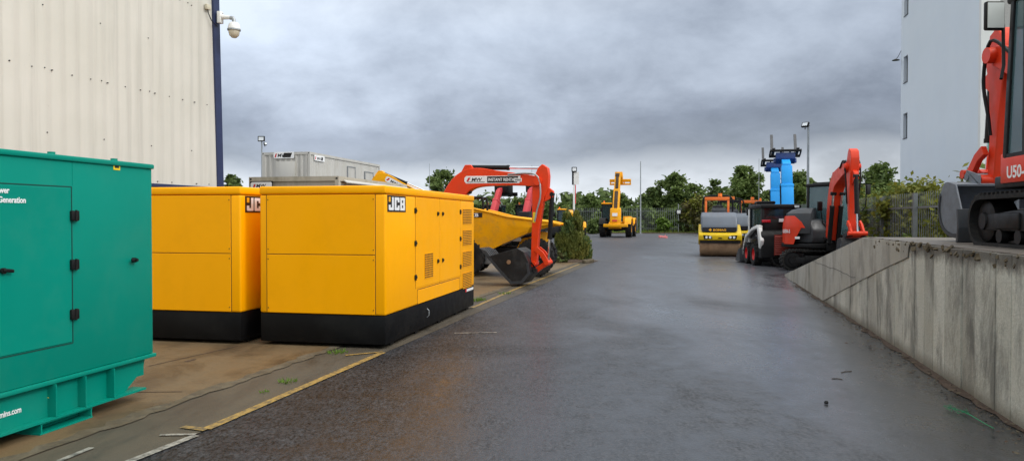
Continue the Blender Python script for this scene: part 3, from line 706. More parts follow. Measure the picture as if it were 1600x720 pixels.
def track(root, T, yc, Ln, w, h):
    b = MB('rubber'); st = stadium(Ln, h, 8)
    ring(b, st, stadium(Ln, h, 8, -.045), yc - w / 2, yc + w / 2)
    for x, z, a in perim(st, .105):
        for s in (-1, 1): b.box((x + .012 * math.sin(a) + (.02 * s) * math.cos(a), yc + s * w * .24, z - .012 * math.cos(a) + (.02 * s) * math.sin(a)), (.042, w * .46, .03), (0, -a, 0))
    b.xform(T); tr = b.build('track', root, 25)
    f = MB('black'); hw = w * .36
    f.prism([(-Ln / 2 + h * .55, h * .32), (Ln / 2 - h * .55, h * .32), (Ln / 2 - h * .6, h * .62), (Ln * .12, h * .70), (-Ln * .12, h * .70), (-Ln / 2 + h * .6, h * .62)], yc - hw, yc + hw, 'y', .015)
    f.box((-.12 * Ln, yc, h * .56), (Ln * .24, w * .86, h * .34), None, .02); f.box((.17 * Ln, yc, h * .5), (Ln * .22, w * .84, h * .3), None, .02)
    f.xform(T); f.build('track_frame', tr)
    for x in (-Ln / 2 + h * .5, Ln / 2 - h * .5):
        g = MB('black'); r = h / 2 - .055
        g.lathe([(0, -w * .40), (r * .4, -w * .40), (r * .45, -w * .33), (r * .8, -w * .33), (r, -w * .28), (r, w * .28), (r * .8, w * .33), (r * .45, w * .33), (r * .4, w * .40), (0, w * .40)], (x, yc, h / 2), 'y', 18)
        g.xform(T); g.build('sprocket', tr)
    for k in range(4):
        x = -Ln * .24 + Ln * .16 * k
        g = MB('black'); r = h * .13
        g.lathe([(0, -w * .38), (r, -w * .38), (r, -w * .2), (r * .6, -w * .18), (r * .6, w * .18), (r, w * .2), (r, w * .38), (0, w * .38)], (x, yc, .05 + r), 'y', 12)
        g.xform(T); g.build('track_roller', tr)
def cylinder(mb, a, b, r, ext, y=0, tube_m='black', rod='chrome'):
    """hydraulic ram from a to b (x, z); barrel covers (1-ext)"""
    A, B = Vector((a[0], y, a[1])), Vector((b[0], y, b[1])); m = A + (B - A) * (1 - ext)
    mb.use(tube_m); mb.cyl(A, m, r, n=12); mb.cyl(m - (m - A).normalized() * .06, m, r * 1.12, n=12); mb.cyl((A.x, y - r * 1.1, A.z), (A.x, y + r * 1.1, A.z), r * .95, n=10)
    mb.use(rod); mb.cyl(m, B, r * .5, n=10); mb.use(tube_m); mb.cyl((B.x, y - r * 1.2, B.z), (B.x, y + r * 1.2, B.z), r * .85, n=10)
def excavator(label, loc, rz, under=0.0, paint='red', post=(.85, 0), sw=0.0, J=None, bw=.2, bucket=None, bucket_w=.7, bucket_m='bucket', cab_top=2.45, group=None, side_text=None, mirrors=True, style='plain', decal=False, trk=(2.45, .42, .58, 1.96), cablock=True, arm_m=None, rock=1.0, boom_hose=True, scale=1.0, cab_x1=.80, mirror_y=.0, text_x=.10, bend_w=.42, panel_dz=.14, sill=1.20, text_dz=.27):
    t = thing('excavator', label, 'excavator', loc, rz, group); t.scale = (scale,) * 3
    TU = rot2(under); Ln, w, h, gauge = trk
    for s in (-1, 1): track(t, TU, s * (gauge / 2 - w / 2), Ln, w, h)
    u = MB('black'); u.box((0, 0, h * .62), (1.1, gauge - 2 * w + .02, .22), None, .02); u.cyl((0, 0, h * .62), (0, 0, h + .1), .42, n=24); u.xform(TU); u.build('undercarriage', t)
    # dozer blade
    b = MB('grey' if style != 'red_all' else 'grey'); xb = Ln / 2 + .28
    b.prism([(xb, .03), (xb + .07, .02), (xb + .035, .2), (xb + .07, .42), (xb + .02, .42), (xb - .02, .2)], -gauge / 2, gauge / 2, 'y', .006)
    for s in (-1, 1): b.prism([(.45, h * .4), (xb + .01, .14), (xb + .01, .26), (.45, h * .65)], s * .33 - .05, s * .33 + .05, 'y', .01)
    b.xform(TU); b.build('blade', t)
    z0 = h + .06
    # platform, counterweight and hood
    p = MB('black'); p.prism([(-.55, -.92), (.7, -.92), (.92, -.5), (.98, -.18), (.98, .18), (.92, .5), (.80, .92), (-.55, .92)], z0, z0 + .13, 'z', .02); p.build('platform', t)
    ct = 1.38 if style == 'plain' else 1.5
    c = MB(paint if style == 'plain' else 'black')
    prof = [(.2, z0 + .02), (.97, z0 + .02), (1.0, z0 + .1), (1.0, z0 + .42), (.2, z0 + .42)] if style != 'plain' else [(.2, z0 + .02), (.97, z0 + .02), (1.0, z0 + .1), (1.0, ct - .12), (.9, ct), (.2, ct)]
    c.lathe(prof, (0.0, 0, 0), 'z', 26, R(112), R(248)); c.build('counterweight', t)
    if style == 'hood':
        # tall engine cover: dark hood with a red flank panel
        hz = 1.86
        k = MB('grey'); k.lathe([(.15, z0 + .43), (.99, z0 + .43), (1.0, z0 + .6), (.98, hz - .42), (.90, hz - .17), (.74, hz - .05), (.5, hz), (.15, hz)], (0, 0, 0), 'z', 36, R(112), R(304)); k.build('engine_hood', t)
        k = MB(paint)
        def arc(zz, bulge): return R(236 + bulge)
        n = 14; rows = [(z0 + .10, 1.012, 0), (z0 + .30, 1.014, 4), (z0 + .62, 1.016, 13), (hz - .60, 1.012, 18), (hz - .42, .998, 12), (hz - .24, .945, -2)]
        V = []
        for zz, rr, bl in rows:
            a1 = R(274 + bl * 1.2); V.append([k.bm.verts.new((rr * math.cos(R(140) + (a1 - R(140)) * i / n), rr * math.sin(R(140) + (a1 - R(140)) * i / n), zz)) for i in range(n + 1)])
        for a, b_ in zip(V, V[1:]):
            for i in range(n): k.bm.faces.new((a[i], a[i + 1], b_[i + 1], b_[i]))
        g = bmesh.ops.extrude_face_region(k.bm, geom=list(k.bm.faces)); 
        for v in [x for x in g['geom'] if isinstance(x, bmesh.types.BMVert)]: v.co.x *= .985; v.co.y *= .985
        bmesh.ops.recalc_face_normals(k.bm, faces=list(k.bm.faces)); fp = k.build('flank_panel', t)
        k = MB('decal_white'); k.box((.22, -1.0, z0 + .30), (.16, .012, .07), (0, 0, .22)); k.build('label_plate', t, 0)
    side_m = 'grey' if style == 'hood' else paint
    k = MB(side_m); k.prism([(-.4, z0 + .14), (.78, z0 + .14), (.86, z0 + .3), (.80, 1.18), (.45, 1.36), (-.4, 1.42)] if style != 'hood' else [(-.4, z0 + .14), (.58, z0 + .14), (.62, z0 + .3), (.60, 1.2), (.45, 1.5), (-.4, 1.6)], -.80 if style == 'hood' else -.93, -.14, 'y', .05, 3); k.build('side_cover', t)
    if style != 'hood': k = MB('black'); k.prism([(-.4, z0 + .135), (.80, z0 + .135), (.84, z0 + .3), (-.4, z0 + .3)], -.945, -.3, 'y', .02); k.build('tool_box', t)
    # cab
    x0, x1, y0, y1 = -.42, cab_x1, -.06, .93; zt = cab_top
    zc = sill
    low = MB(paint); low.prism([(x0, z0 + panel_dz), (x1 + .03, z0 + panel_dz), (x1 + .03, z0 + .36), (x1 - .02, zc - .02), (x0, zc - .02)], y1 - .04, y1 + .01, 'y', .012, 2)
    cabp = low.build('cab_side_panel', t)
    if side_text:
        T = frame((x1 - text_x, y1 + .0115, zc - text_dz), (-1, 0, 0), (0, 0, 1)); text_part(side_text, .17, 'decal_white', 'lettering', cabp, T, .0012, .004, sx=1.1)
    f = MB('black'); pr = .045
    slope = .14
    for y in (y0, y1 - .05):
        f.prism([(x1 - .09, z0 + .14), (x1, z0 + .14), (x1 + .01, zc), (x1 - slope, zt - .1), (x1 - slope - .07, zt - .1), (x1 - .07, zc)], y, y + .05, 'y', .008)
        f.prism([(x0, z0 + .14), (x0 + .09, z0 + .14), (x0 + .12, zt - .1), (x0 + .03, zt - .1)], y, y + .05, 'y', .008)
        f.b2(x0 + .10, x1 - .07, y + .004, y + .046, zc - .03, zc + .02)
    f.b2(x0 + .02, x0 + .07, y0 + .05, y1 - .05, z0 + .14, zc); f.b2(x1 - .05, x1 - .01, y0 + .05, y1 - .05, z0 + .14, z0 + .36)
    f.b2(.12, .17, y1 - .046, y1 - .004, zc + .02, zt - .1)
    f.build('cab_frame', t)
    f = MB('black'); f.b2(x0 - .02, x1 - slope + .08, y0 - .01, y1 + .01, zt - .11, zt, .035, 3); f.b2(x0 + .15, x1 - .3, y0 + .12, y1 - .12, zt - .004, zt + .035, .012); f.build('cab_roof', t)
    gm = 'glassblue' if style != 'plain' else 'glass'
    for nm, poly, ya in (('side_window', [(x0 + .11, zc + .02), (.12, zc + .02), (.12, zt - .11), (x0 + .125, zt - .11)], y1 - .03), ('door_window', [(.17, zc + .02), (x1 - .06, zc + .02), (x1 - slope - .06, zt - .11), (.17, zt - .11)], y1 - .03), ('side_window', [(x0 + .11, zc - .2), (x1 - .06, zc + .02), (x1 - slope - .06, zt - .11), (x0 + .125, zt - .11)], y0 + .02)):
        g = MB(gm); g.prism(poly, ya, ya + .008, 'y'); g.build(nm, t, 0)
    g = MB(gm); g.prism([(x1 - .03, z0 + .38), (x1 - .022, z0 + .38), (x1 - .005, zc), (x1 - slope - .02, zt - .11), (x1 - slope - .03, zt - .11), (x1 - .015, zc)], y0 + .05, y1 - .05, 'y'); g.build('windscreen', t, 0)
    g = MB(gm); g.b2(x0 + .05, x0 + .058, y0 + .05, y1 - .05, zc, zt - .11); g.build('rear_window', t, 0)
    s = MB('seat'); s.b2(-.25, .25, .18, .68, z0 + .45, z0 + .6, .04); s.box((-.27, .43, z0 + .95), (.12, .48, .75), (0, -.12, 0), .04); s.b2(-.2, .2, .22, .64, z0 + .14, z0 + .45); s.build('seat', t)
    if mirrors:
        mm = MB('black'); mm.tube([(x1 - .02, y1 + .03, 1.75), (x1 + .05, y1 + .12 + mirror_y, 1.9), (x1 + .07, y1 + .12 + mirror_y, 2.3), (x1 + .08, y1 + .14 + mirror_y, 2.52)], .018, 6); mm.box((x1 + .06, y1 + .21 + mirror_y, 2.42), (.06, .20, .30), (0, 0, .2), .02); mo = mm.build('mirror', t)
        q = MB('mirror'); q.box((x1 + .028, y1 + .205 + mirror_y, 2.42), (.008, .17, .26), (0, 0, .2), .0); q.build('mirror_glass', mo, 0)
        mm = MB('black'); mm.tube([(x1 - .05, -.35, 1.25), (x1 + .1, -.7, 1.4), (x1 + .1, -.75, 1.75)], .016, 6); mm.box((x1 + .1, -.80, 1.9), (.05, .18, .28), None, .02); mm.build('mirror', t)
    if cablock:
        l = MB('black'); l.box((x1 - slope + .03, .2, zt + .03), (.1, .12, .09), None, .01); l.use('clearlens'); l.box((x1 - slope + .085, .2, zt + .03), (.012, .09, .065)); l.build('work_light', t)
    # swing post and front linkage
    TS = Matrix.Translation((post[0], post[1], 0)) @ rot2(sw)
    foot, bend, tip, atop, atip = J
    k = MB('black'); k.box((.0, 0, (z0 + foot[1]) / 2 + .02), (.22, .30, foot[1] - z0 + .2), None, .03); k.cyl((foot[0], -bw * .75, foot[1]), (foot[0], bw * .75, foot[1]), .075, n=14); k.xform(TS); k.build('swing_post', t)
    V2 = lambda p: Vector((p[0], p[1]))
    bwid = bend_w
    path = catmull([(foot[0], foot[1], .24), ((foot[0] * .45 + bend[0] * .55) - .08, foot[1] * .4 + bend[1] * .6, bwid * .95), (bend[0], bend[1], bwid), (bend[0] * .5 + tip[0] * .5, (bend[1] + tip[1]) / 2 + .06, .36), (tip[0], tip[1], .25)], 6)
    bm_ = MB(paint); bm_.prism(ribbon(path), -bw / 2, bw / 2, 'y', .012, 1)
    bm_.cyl((tip[0], -bw * .72, tip[1]), (tip[0], bw * .72, tip[1]), .10, n=14)
    # bracket for the arm ram on the boom's back
    bk = (bend[0] + .02, bend[1] + bwid * .62)
    bm_.prism([(bend[0] - .22, bend[1] + .12), (bend[0] + .3, bend[1] + .16), (bk[0] + .08, bk[1] + .06), (bk[0] - .08, bk[1] + .06)], -bw * .42, bw * .42, 'y', .01, 1)
    bm_.xform(TS); boom = bm_.build('boom', t)
    arm_a = V2(tip); d = (V2(atip) - arm_a).normalized(); nrm = Vector((-d.y, d.x))
    if nrm.x < 0: nrm = -nrm
    al = (V2(atip) - arm_a).length
    AP = lambda s, o: arm_a + d * s + nrm * o
    a = MB(arm_m or paint); top = V2(atop)
    pl = [AP(al, -.075), AP(al * .5, -.10), AP(.25, -.14), AP(-.02, -.15), top - nrm * .12, top + d * -.09 - nrm * .02, top + nrm * .13, top + nrm * .17 + d * .2, AP(.12, .27), AP(.42, .17), AP(al * .6, .09), AP(al, .075)]
    a.prism([tuple(p) for p in pl], -bw * .36, bw * .36, 'y', .012, 1)
    a.cyl((arm_a.x, -bw * .6, arm_a.y), (arm_a.x, bw * .6, arm_a.y), .075, n=12); a.cyl((atip[0], -bw * .7, atip[1]), (atip[0], bw * .7, atip[1]), .07, n=12)
    a.xform(TS); arm = a.build('arm', t)
    r = MB(); cylinder(r, bk, tuple(top + nrm * .02), .062, .46); r.xform(TS); r.build('arm_ram', t)
    r = MB(); 
    for s in ((0,) if bw < .3 else (-.12, .12)): cylinder(r, (foot[0] + .18, foot[1] - .08), (bend[0] + .02, bend[1] - .30), .062, .25, s)
    r.xform(TS); r.build('boom_ram', t)
    rod_end = AP(al - .06, .36 * rock); r = MB(); cylinder(r, tuple(AP(.30, .36)), tuple(rod_end), .058, .34); r.xform(TS); r.build('bucket_ram', t)
    a = MB(paint); a.prism([tuple(AP(.10, .22)), tuple(AP(.5, .17)), tuple(AP(.38, .40)), tuple(AP(.22, .40))], -bw * .2, bw * .2, 'y', .01, 1); a.xform(TS); a.build('ram_bracket', t)
    lk = MB(paint)
    for s in (-1, 1): lk.prism(ribbon([(*AP(al - .38, .05), .13), (*AP(al - .28, .2), .12), (*rod_end, .13)]), s * bw * .42, s * bw * .6, 'y', .006, 1)
    bp = bucket[1]; be = V2(atip) + V2(bp)
    lk.prism(ribbon([(*rod_end, .14), (*((rod_end + be) / 2), .11), (*be, .13)]), -bw * .3, bw * .3, 'y', .006, 1)
    lk.cyl((rod_end.x, -bw * .8, rod_end.y), (rod_end.x, bw * .8, rod_end.y), .06, n=12)
    lk.xform(TS); lk.build('bucket_link', t)
    # hoses along the boom and over the arm pivot
    if boom_hose:
        for k_ in (-1, 1):
            hs = MB('darksteel')
            y = k_ * bw * .3; o = bwid * .5 + .03
            hs.tube([(x, y, z) for x, z in [(path[i][0], path[i][1] + path[i][2] * .5 + .03) for i in range(4, 12)]], .016, 6)
            hs.xform(TS); hs.build('hose', t); hs = MB('steel' if bend_w > .5 else 'black')
            y2 = k_ * bw * .52
            P0 = path[-6]; hs.tube(catmull([(P0[0], y2, P0[1] + .1), (tip[0] - .05, y2 * 1.25, tip[1] + .17), (*(AP(.25, .13)).to_3d().xz.to_tuple(), 0)][:2] + [(AP(.3, .1).x, y2 * 1.2, AP(.3, .1).y), (AP(.75, .02).x, y2, AP(.75, .02).y), (AP(1.0, -.02).x, y2 * .9, AP(1.0, -.02).y)], 5), .022, 6)
            hs.xform(TS); hs.build('hose', t)
    # bucket: outline is the open side plate, the shell follows it except for its mouth
    out = [V2(atip) + V2(p) for p in bucket[0]]; hw = bucket_w / 2
    bk_ = MB(bucket_m)
    if bucket is not BK_CURL: out = [Vector(p) for p in catmull([tuple(p) for p in out], 4)]
    for s in (-1, 1): bk_.prism([tuple(p) for p in out], s * (hw - .022), s * hw, 'y', .004, 1)
    cen = sum(out, Vector((0, 0))) / len(out)
    scs = []
    for s in (-1, 1):
        sc_ = MB('grey'); scs.append(sc_)
        for p, q in zip(out[len(out) // 3:], out[len(out) // 3 + 1:]):
            ip, iq = p + (cen - p) * .16, q + (cen - q) * .16
            sc_.prism([tuple(p), tuple(q), tuple(iq), tuple(ip)], s * (hw + .001), s * (hw + .016), 'y')
    for p, q in zip(out, out[1:]):
        dd = (q - p); n2 = Vector((-dd.y, dd.x)).normalized()
        if n2.dot(cen - p) < 0: n2 = -n2
        bk_.prism([tuple(p), tuple(q), tuple(q + n2 * .022), tuple(p + n2 * .022)], -hw + .0225, hw - .0225, 'y')
    ears = [(-.09, -.02), (.09, .06), (bp[0] + .06, bp[1] + .08), (bp[0] + .05, bp[1] - .02)]
    near = min(out, key=lambda p: (p - V2(atip) - V2(bp)).length)
    for s in (-1, 1):
        y = s * bw * .78
        bk_.prism([tuple(V2(atip) + Vector((-.08, .06))), tuple(be + Vector((.02, .09))), tuple(be + Vector((.08, -.03))), tuple(out[0] * .35 + out[1] * .65), tuple(out[0] * .8 + out[1] * .2), tuple(V2(atip) + Vector((-.08, -.06)))], y - .015, y + .015, 'y')
    bk_.cyl((be.x, -bw * .85, be.y), (be.x, bw * .85, be.y), .05, n=12)
    bk_.xform(TS); bo = bk_.build('bucket', t); [(q.xform(TS), q.build('side_cutter', bo)) for q in scs]
    return t, TS, boom, arm, bo, (path, bw)
BK_OPEN = ([(-.12, -.06), (.14, -.02), (.27, -.16), (.30, -.42), (.18, -.64), (-.08, -.735), (-.42, -.73)], (.20, .05))
BK_CURL = ([(-.34, .40), (-.16, .30), (-.04, .05), (.0, -.24), (-.20, -.48), (-.50, -.50), (-.88, -.12), (-1.14, .17)], (.06, -.16))
def decal_on_boom(boom, path, bw, TS, i0, i1, hgt, body, dark):
    (xa, za, wa), (xb, zb_, wb) = path[i0], path[i1]
    u = Vector((xb - xa, 0, zb_ - za)); ln = u.length; u.normalize(); v = Vector((-u.z, 0, u.x))
    T = TS @ frame(Vector((xa, -bw / 2 - .004, za)) - v * hgt / 2, u, v)
    return T, ln
# ---- red excavator behind the front generator
Yx = 19.5; ex_loc = (P(622, 400, Yx).x, Yx, 0)
t1, TS, boom, arm, bo, (path, bw) = excavator('red excavator with arched boom, its black bucket curled on the ground beside the yellow dumper', ex_loc, R(-5), 0, 'red', (.85, 0),
    R(-13), [(0, .9), (1.10, 2.68), (3.0, 2.62), (3.12, 2.96), (2.88, .56)], .26, BK_CURL, .78, 'bucketblack', 2.36, 'excavators', None, False, trk=(2.5, .4, .55, 1.96), cablock=False, bend_w=.54)
T, ln = decal_on_boom(boom, path, bw, TS, 12, 21, .19, '', 0)
T = T @ Matrix.Translation((-.06, .01, 0))
dw = ln
s = MB('decal_white'); s.prism([(.05, 0), (dw, 0), (dw + .03, .19), (.05, .19), (0, .14), (0, .05)], -.004, .0, 'z'); s.xform(T); sg = s.build('decal', boom, 0)
s = MB('decal_red'); s.prism([(.05, .05), (.11, .05), (.17, .15), (.11, .15)], .0005, .0025, 'z'); s.xform(T); s.build('slash', sg, 0)
text_part('MW', .125, 'decal_black', 'lettering', sg, T @ Matrix.Translation((.19, .055, .002)), .001, .003, sx=1.2, shear=.2)
s = MB('decal_black'); s.b2(.08, dw * .38, .025, .04, .0005, .002); s.prism([(dw * .42, .015), (dw * .96, .015), (dw * .98, .175), (dw * .42, .175)], .0005, .0025, 'z'); s.xform(T); s.build('band', sg, 0)
text_part('INSTANT RENTAL', .105, 'decal_white', 'lettering', sg, T @ Matrix.Translation((dw * .44, .058, .0035)), .001, .002, fit=dw * .50)
(xa, za, wa) = path[-4]; s = MB('decal_white'); s.box((xa - .1, -bw / 2 - .004, za), (.2, .006, .09), (0, .05, 0)); s.use('steel'); s.box((xa - .1, -bw / 2 - .008, za), (.16, .004, .05), (0, .05, 0)); s.xform(TS); s.build('data_plate', boom, 0)
s = MB('hivis'); s.box((2.90, -bw * .36 - .003, 1.72), (.07, .005, .26), (0, .05, 0)); s.xform(TS); s.build('warning_label', arm, 0)
s = MB('drum'); s.lathe([(0, -.395), (.055, -.395), (.055, -.405), (0, -.405)], (2.88 - .55, 0, .56 + .05), 'y', 14); s.xform(TS); s.build('bolt_cap', bo)
for k in range(6):
    s = MB('grey'); y = -.33 + .132 * k; s.prism([(2.88 - 1.36, .56 + .40), (2.88 - 1.06, .56 + .05), (2.88 - .98, .56 + .11), (2.88 - 1.16, .56 + .32)], y - .03, y + .03, 'y', .006, 1)
    s.xform(TS); s.build('bucket_tooth', bo)
# ---- excavator on the concrete platform
ramp_z = 1.39
t2, TS2, boom2, arm2, bo2, pb2 = excavator('red excavator parked on top of the concrete platform, its wide grey bucket resting flat', (5.89, 6.90, ramp_z), ROADA, 0, 'orange_red', (.98, -.04), R(6),
    [(.05, .85), (.50, 1.85), (1.45, 2.36), (1.52, 2.64), (1.60, .80)], .40, BK_OPEN, 1.25, 'bucket', 2.6, 'excavators', 'U50-5', True, 'cab', trk=(2.6, .40, .56, 1.98), boom_hose=True, cab_x1=.58, mirror_y=-.14, text_x=.12, sill=.95, text_dz=.23, panel_dz=.05)
s = MB('bucket'); s.b2(1.60 - .35, 1.60 + .05, -.016, .016, .09, .6); s.b2(1.60 - .3, 1.6 + .1, -.60, .60, .33, .36); s.xform(TS2); s.build('bucket_rib', bo2)
# ---- excavator past the end of the ramp
t3, TS3, boom3, arm3, bo3, pb3 = excavator('red excavator with rounded dark engine hood, parked just past the foot of the concrete ramp', (P(1277, 400, 25).x, 25.0, 0), R(-68), R(60), 'orange_red', (.95, -.40), R(-31),
    [(.05, .92), (.62, 2.55), (1.95, 2.92), (2.08, 3.32), (2.15, 1.05)], .30, BK_OPEN, .75, 'bucketblack', 2.62, 'excavators', None, True, 'hood', trk=(2.5, .42, .6, 2.0), scale=1.1)
a0 = R(256); T = Matrix(((math.cos(a0 + math.pi / 2), 0, math.cos(a0), 1.02 * math.cos(a0)), (math.sin(a0 + math.pi / 2), 0, math.sin(a0), 1.02 * math.sin(a0)), (0, 1, 0, 1.10), (0, 0, 0, 1)))
text_part('U50-5', .15, 'decal_white', 'lettering', [c for c in COL.objects if c.parent == t3 and c.name.startswith('flank_panel')][0], T, .001, .004, 'CENTER', sx=1.15)
# ---- yellow excavator whose boom shows past the cabins
Yy = 33.0; bx = P(590, 300, Yy).x
t4, TS4, boom4, arm4, bo4, (path4, bw4) = excavator('yellow excavator behind the site cabins with only its sloping boom in sight', (bx - 1.6, Yy + .5, 0), R(-8), 0, 'yellow', (.95, 0), 0,
    [(0, 1.0), (.75, 3.52), (2.75, 2.62), (3.0, 2.85), (2.2, .80)], .32, BK_OPEN, .9, 'bucketblack', 2.5, 'excavators', None, False, trk=(2.8, .45, .6, 2.2), cablock=False)
T, ln = decal_on_boom(boom4, path4, bw4, TS4, 14, 20, .24, '', 0)
s = MB('decal_white'); s.prism([(.05, 0), (ln - .05, 0), (ln, .06), (ln, .18), (ln - .05, .24), (.05, .24), (0, .18), (0, .06)], -.004, .0, 'z'); s.xform(T); sg = s.build('decal', boom4, 0)
text_part('MW', .15, 'decal_black', 'lettering', sg, T @ Matrix.Translation((.25, .07, .002)), .001, .003, sx=1.2, shear=.2)
s = MB('decal_red'); s.prism([(.06, .06), (.14, .06), (.2, .19), (.12, .19)], .0005, .0025, 'z'); s.xform(T); s.build('slash', sg, 0)
# ================================================================== OTHER MACHINES
def wheel(root, x, y, r, w, rim, out, name='wheel', lugs=18, Tm=None):
    """tractor wheel on the y axis; out = +1/-1 side the dish shows on"""
    b = MB('rubber'); ri = r * .55
    b.lathe([(ri, -w * .42), (r * .80, -w * .5), (r * .93, -w * .47), (r * .97, -w * .36), (r * .97, w * .36), (r * .93, w * .47), (r * .80, w * .5), (ri, w * .42), (ri, -w * .42)], (x, y, r), 'y', 28)
    for k in range(lugs):
        a = 2 * math.pi * k / lugs
        for s in (-1, 1):
            aa = a + (.5 * 2 * math.pi / lugs if s > 0 else 0)
            b.box((x + math.cos(aa) * r * .965, y + s * w * .24, r + math.sin(aa) * r * .965), (r * .07, w * .5, r * .085), (0, -aa, 0))
    o = b.build(name, root, 30)
    g = MB(rim); g.lathe([(ri * 1.01, -w * .40 * out), (ri * 1.01, w * .36 * out), (ri * .9, w * .38 * out), (ri * .82, w * .18 * out), (ri * .35, w * .12 * out), (ri * .33, w * .24 * out), (0, w * .26 * out)], (x, y, r), 'y', 20)
    g.use('steel')
    for k in range(8):
        a = 2 * math.pi * k / 8; px, pz = x + math.cos(a) * ri * .5, r + math.sin(a) * ri * .5
        g.cyl((px, y + w * .13 * out, pz), (px, y + w * .17 * out, pz), r * .025, n=6)
    g.build('rim', o); return o
def telehandler(label, loc, rz, paint, ang, length, group, boom_paint=None, carriage='forks', rim='yellow', tilt=0.0, W=2.3, headm='black', boom_w=.40, hide_cab=False, roof_m=None, scale=1.0):
    t = thing('telehandler', label, 'telehandler', loc, rz, group); t.scale = (scale,) * 3; bp = boom_paint or paint
    for x in (-1.35, 1.45):
        for s in (-1, 1): wheel(t, x, s * (W / 2 - .22), .62, .44, rim, s)
    c = MB(paint); c.prism([(-2.3, .62), (2.1, .62), (2.2, .8), (2.05, 1.12), (-1.9, 1.12), (-2.3, 1.0)], -.42, .42, 'y', .03); c.use('black'); c.b2(-1.5, 1.6, -.16, .16, .42, .66)
    c.cyl((-1.35, -W / 2 + .4, .62), (-1.35, W / 2 - .4, .62), .12); c.cyl((1.45, -W / 2 + .4, .62), (1.45, W / 2 - .4, .62), .12); c.build('chassis', t)
    # rear counterweight tower
    c = MB(paint); c.prism([(-2.55, .78), (-1.9, .78), (-1.75, 1.9), (-1.95, 2.1), (-2.35, 2.05)], -.42, .30, 'y', .04, 2); c.b2(-2.62, -2.3, -.95, .75, .74, .96, .03); c.build('counterweight', t)
    c = MB('decal_white'); c.box((-2.475, -.05, 1.62), (.012, .36, .22), (0, .16, 0)); c.build('rear_label', t, 0); c = MB('decal_red'); c.box((-2.60 + .035, -.05, 1.2), (.012, .36, .1), (0, .16, 0)); c.build('rear_label', t, 0)
    # engine pod on the right
    c = MB(paint); c.prism([(-1.0, .8), (1.0, .8), (.95, 1.35), (-.9, 1.5)], -W / 2 + .08, -.45, 'y', .05, 2); c.build('engine_cover', t)
    for x in (-1.35, 1.45):
        for s in (-1, 1):
            m = MB('black' if s > 0 else paint); m.prism(catmull([(x - .72, 1.0, 0), (x - .5, 1.3, 0), (x, 1.38, 0), (x + .5, 1.3, 0), (x + .72, 1.0, 0)], 3) and [(p[0], p[1]) for p in catmull([(x - .74, .95), (x - .5, 1.30), (x, 1.40), (x + .5, 1.30), (x + .74, .95)], 3)] + [(p[0], p[1]) for p in catmull([(x + .70, .93), (x + .47, 1.26), (x, 1.36), (x - .47, 1.26), (x - .70, .93)], 3)], s * W / 2 - (.46 if s > 0 else 0), s * W / 2 + (.46 if s < 0 else 0), 'y'); m.build('mudguard', t)
    # cab on the left
    y0, y1 = .35, W / 2 - .02
    if not hide_cab:
        k = MB('black')
        for x, xx in ((-.75, -.68), (.85, .62)):
            for y in (y0, y1 - .06): k.prism([(x - .04, .85), (x + .04, .85), (xx + .04, 2.38), (xx - .04, 2.38)], y, y + .06, 'y', .008)
        k.b2(-.78, .88, y0, y1, .72, 1.15, .02); k.build('cab_frame', t)
        k = MB(roof_m or paint); k.b2(-.82, .75, y0 - .02, y1 + .02, 2.38, 2.5, .04, 3); ro = k.build('cab_roof', t)
        k = MB('amber'); k.cyl((-.5, y1 - .15, 2.505), (-.5, y1 - .15, 2.64), .06, .05, 12); k.build('beacon', ro)
        for poly, ya, nm in (([(-.70, 1.15), (.80, 1.15), (.58, 2.38), (-.64, 2.38)], y1 - .03, 'side_window'), ([(-.70, 1.15), (.80, 1.15), (.58, 2.38), (-.64, 2.38)], y0 + .02, 'side_window')):
            g = MB('glass'); g.prism(poly, ya, ya + .008, 'y'); g.build(nm, t, 0)
        g = MB('glass'); g.prism([(.85, 1.15), (.858, 1.15), (.64, 2.38), (.632, 2.38)], y0 + .06, y1 - .06, 'y'); g.build('windscreen', t, 0)
        g = MB('glass'); g.prism([(-.74, 1.15), (-.732, 1.15), (-.68, 2.38), (-.688, 2.38)], y0 + .06, y1 - .06, 'y'); g.build('rear_window', t, 0)
        s = MB('seat'); s.b2(-.4, .1, y0 + .2, y1 - .2, 1.16, 1.32, .04); s.b2(-.48, -.36, y0 + .22, y1 - .22, 1.3, 1.95, .04); s.build('seat', t)
    # boom: two telescoping box sections from a high rear pivot
    pv = Vector((-1.95, -.06, 1.95)); Tb = Matrix.Translation(pv) @ Matrix.Rotation(-ang, 4, 'Y')
    l1 = length * .58; bw = boom_w
    b = MB(bp); b.b2(-.25, l1, -bw / 2, bw / 2, -.22, .22, .03); b.b2(l1 - .10, l1 + .03, -bw / 2 - .012, bw / 2 + .012, -.232, .232, .012); b.xform(Tb); b.build('boom', t)
    b = MB(bp); b.b2(l1 + .03, length, -bw / 2 + .03, bw / 2 - .03, -.19, .19, .02)
    b.prism([(length, -.17), (length + .18, -.42), (length + .42, -.44), (length + .40, -.2), (length + .1, .17), (length, .17)], -bw / 2 + .08, bw / 2 - .08, 'y', .02); b.xform(Tb); b.build('inner_boom', t)
    b = MB('black'); b.tube([Tb @ Vector((.1, bw / 2 + .03, .1)), Tb @ Vector((l1, bw / 2 + .03, .1))], .03, 6); b.build('hose', t)
    r = MB(); A = Vector((.0, 0, 1.0)); Bp = Tb @ Vector((1.5, 0, -.24)); cylinder(r, (-.6, 1.0), (Bp.x, Bp.z), .085, .35); r.build('lift_ram', t)
    if scale > 1.1:
        b = MB('brownearth'); b.b2(-.1, l1 - .15, -bw * .27, bw * .27, .225, .26, .01); b.b2(l1 + .05, length, -bw * .24, bw * .24, .192, .22, .01); b.cyl((length + .05, -bw * .32, .05), (length + .05, bw * .32, .05), .2, n=16); b.xform(Tb); b.build('hose_track', t)
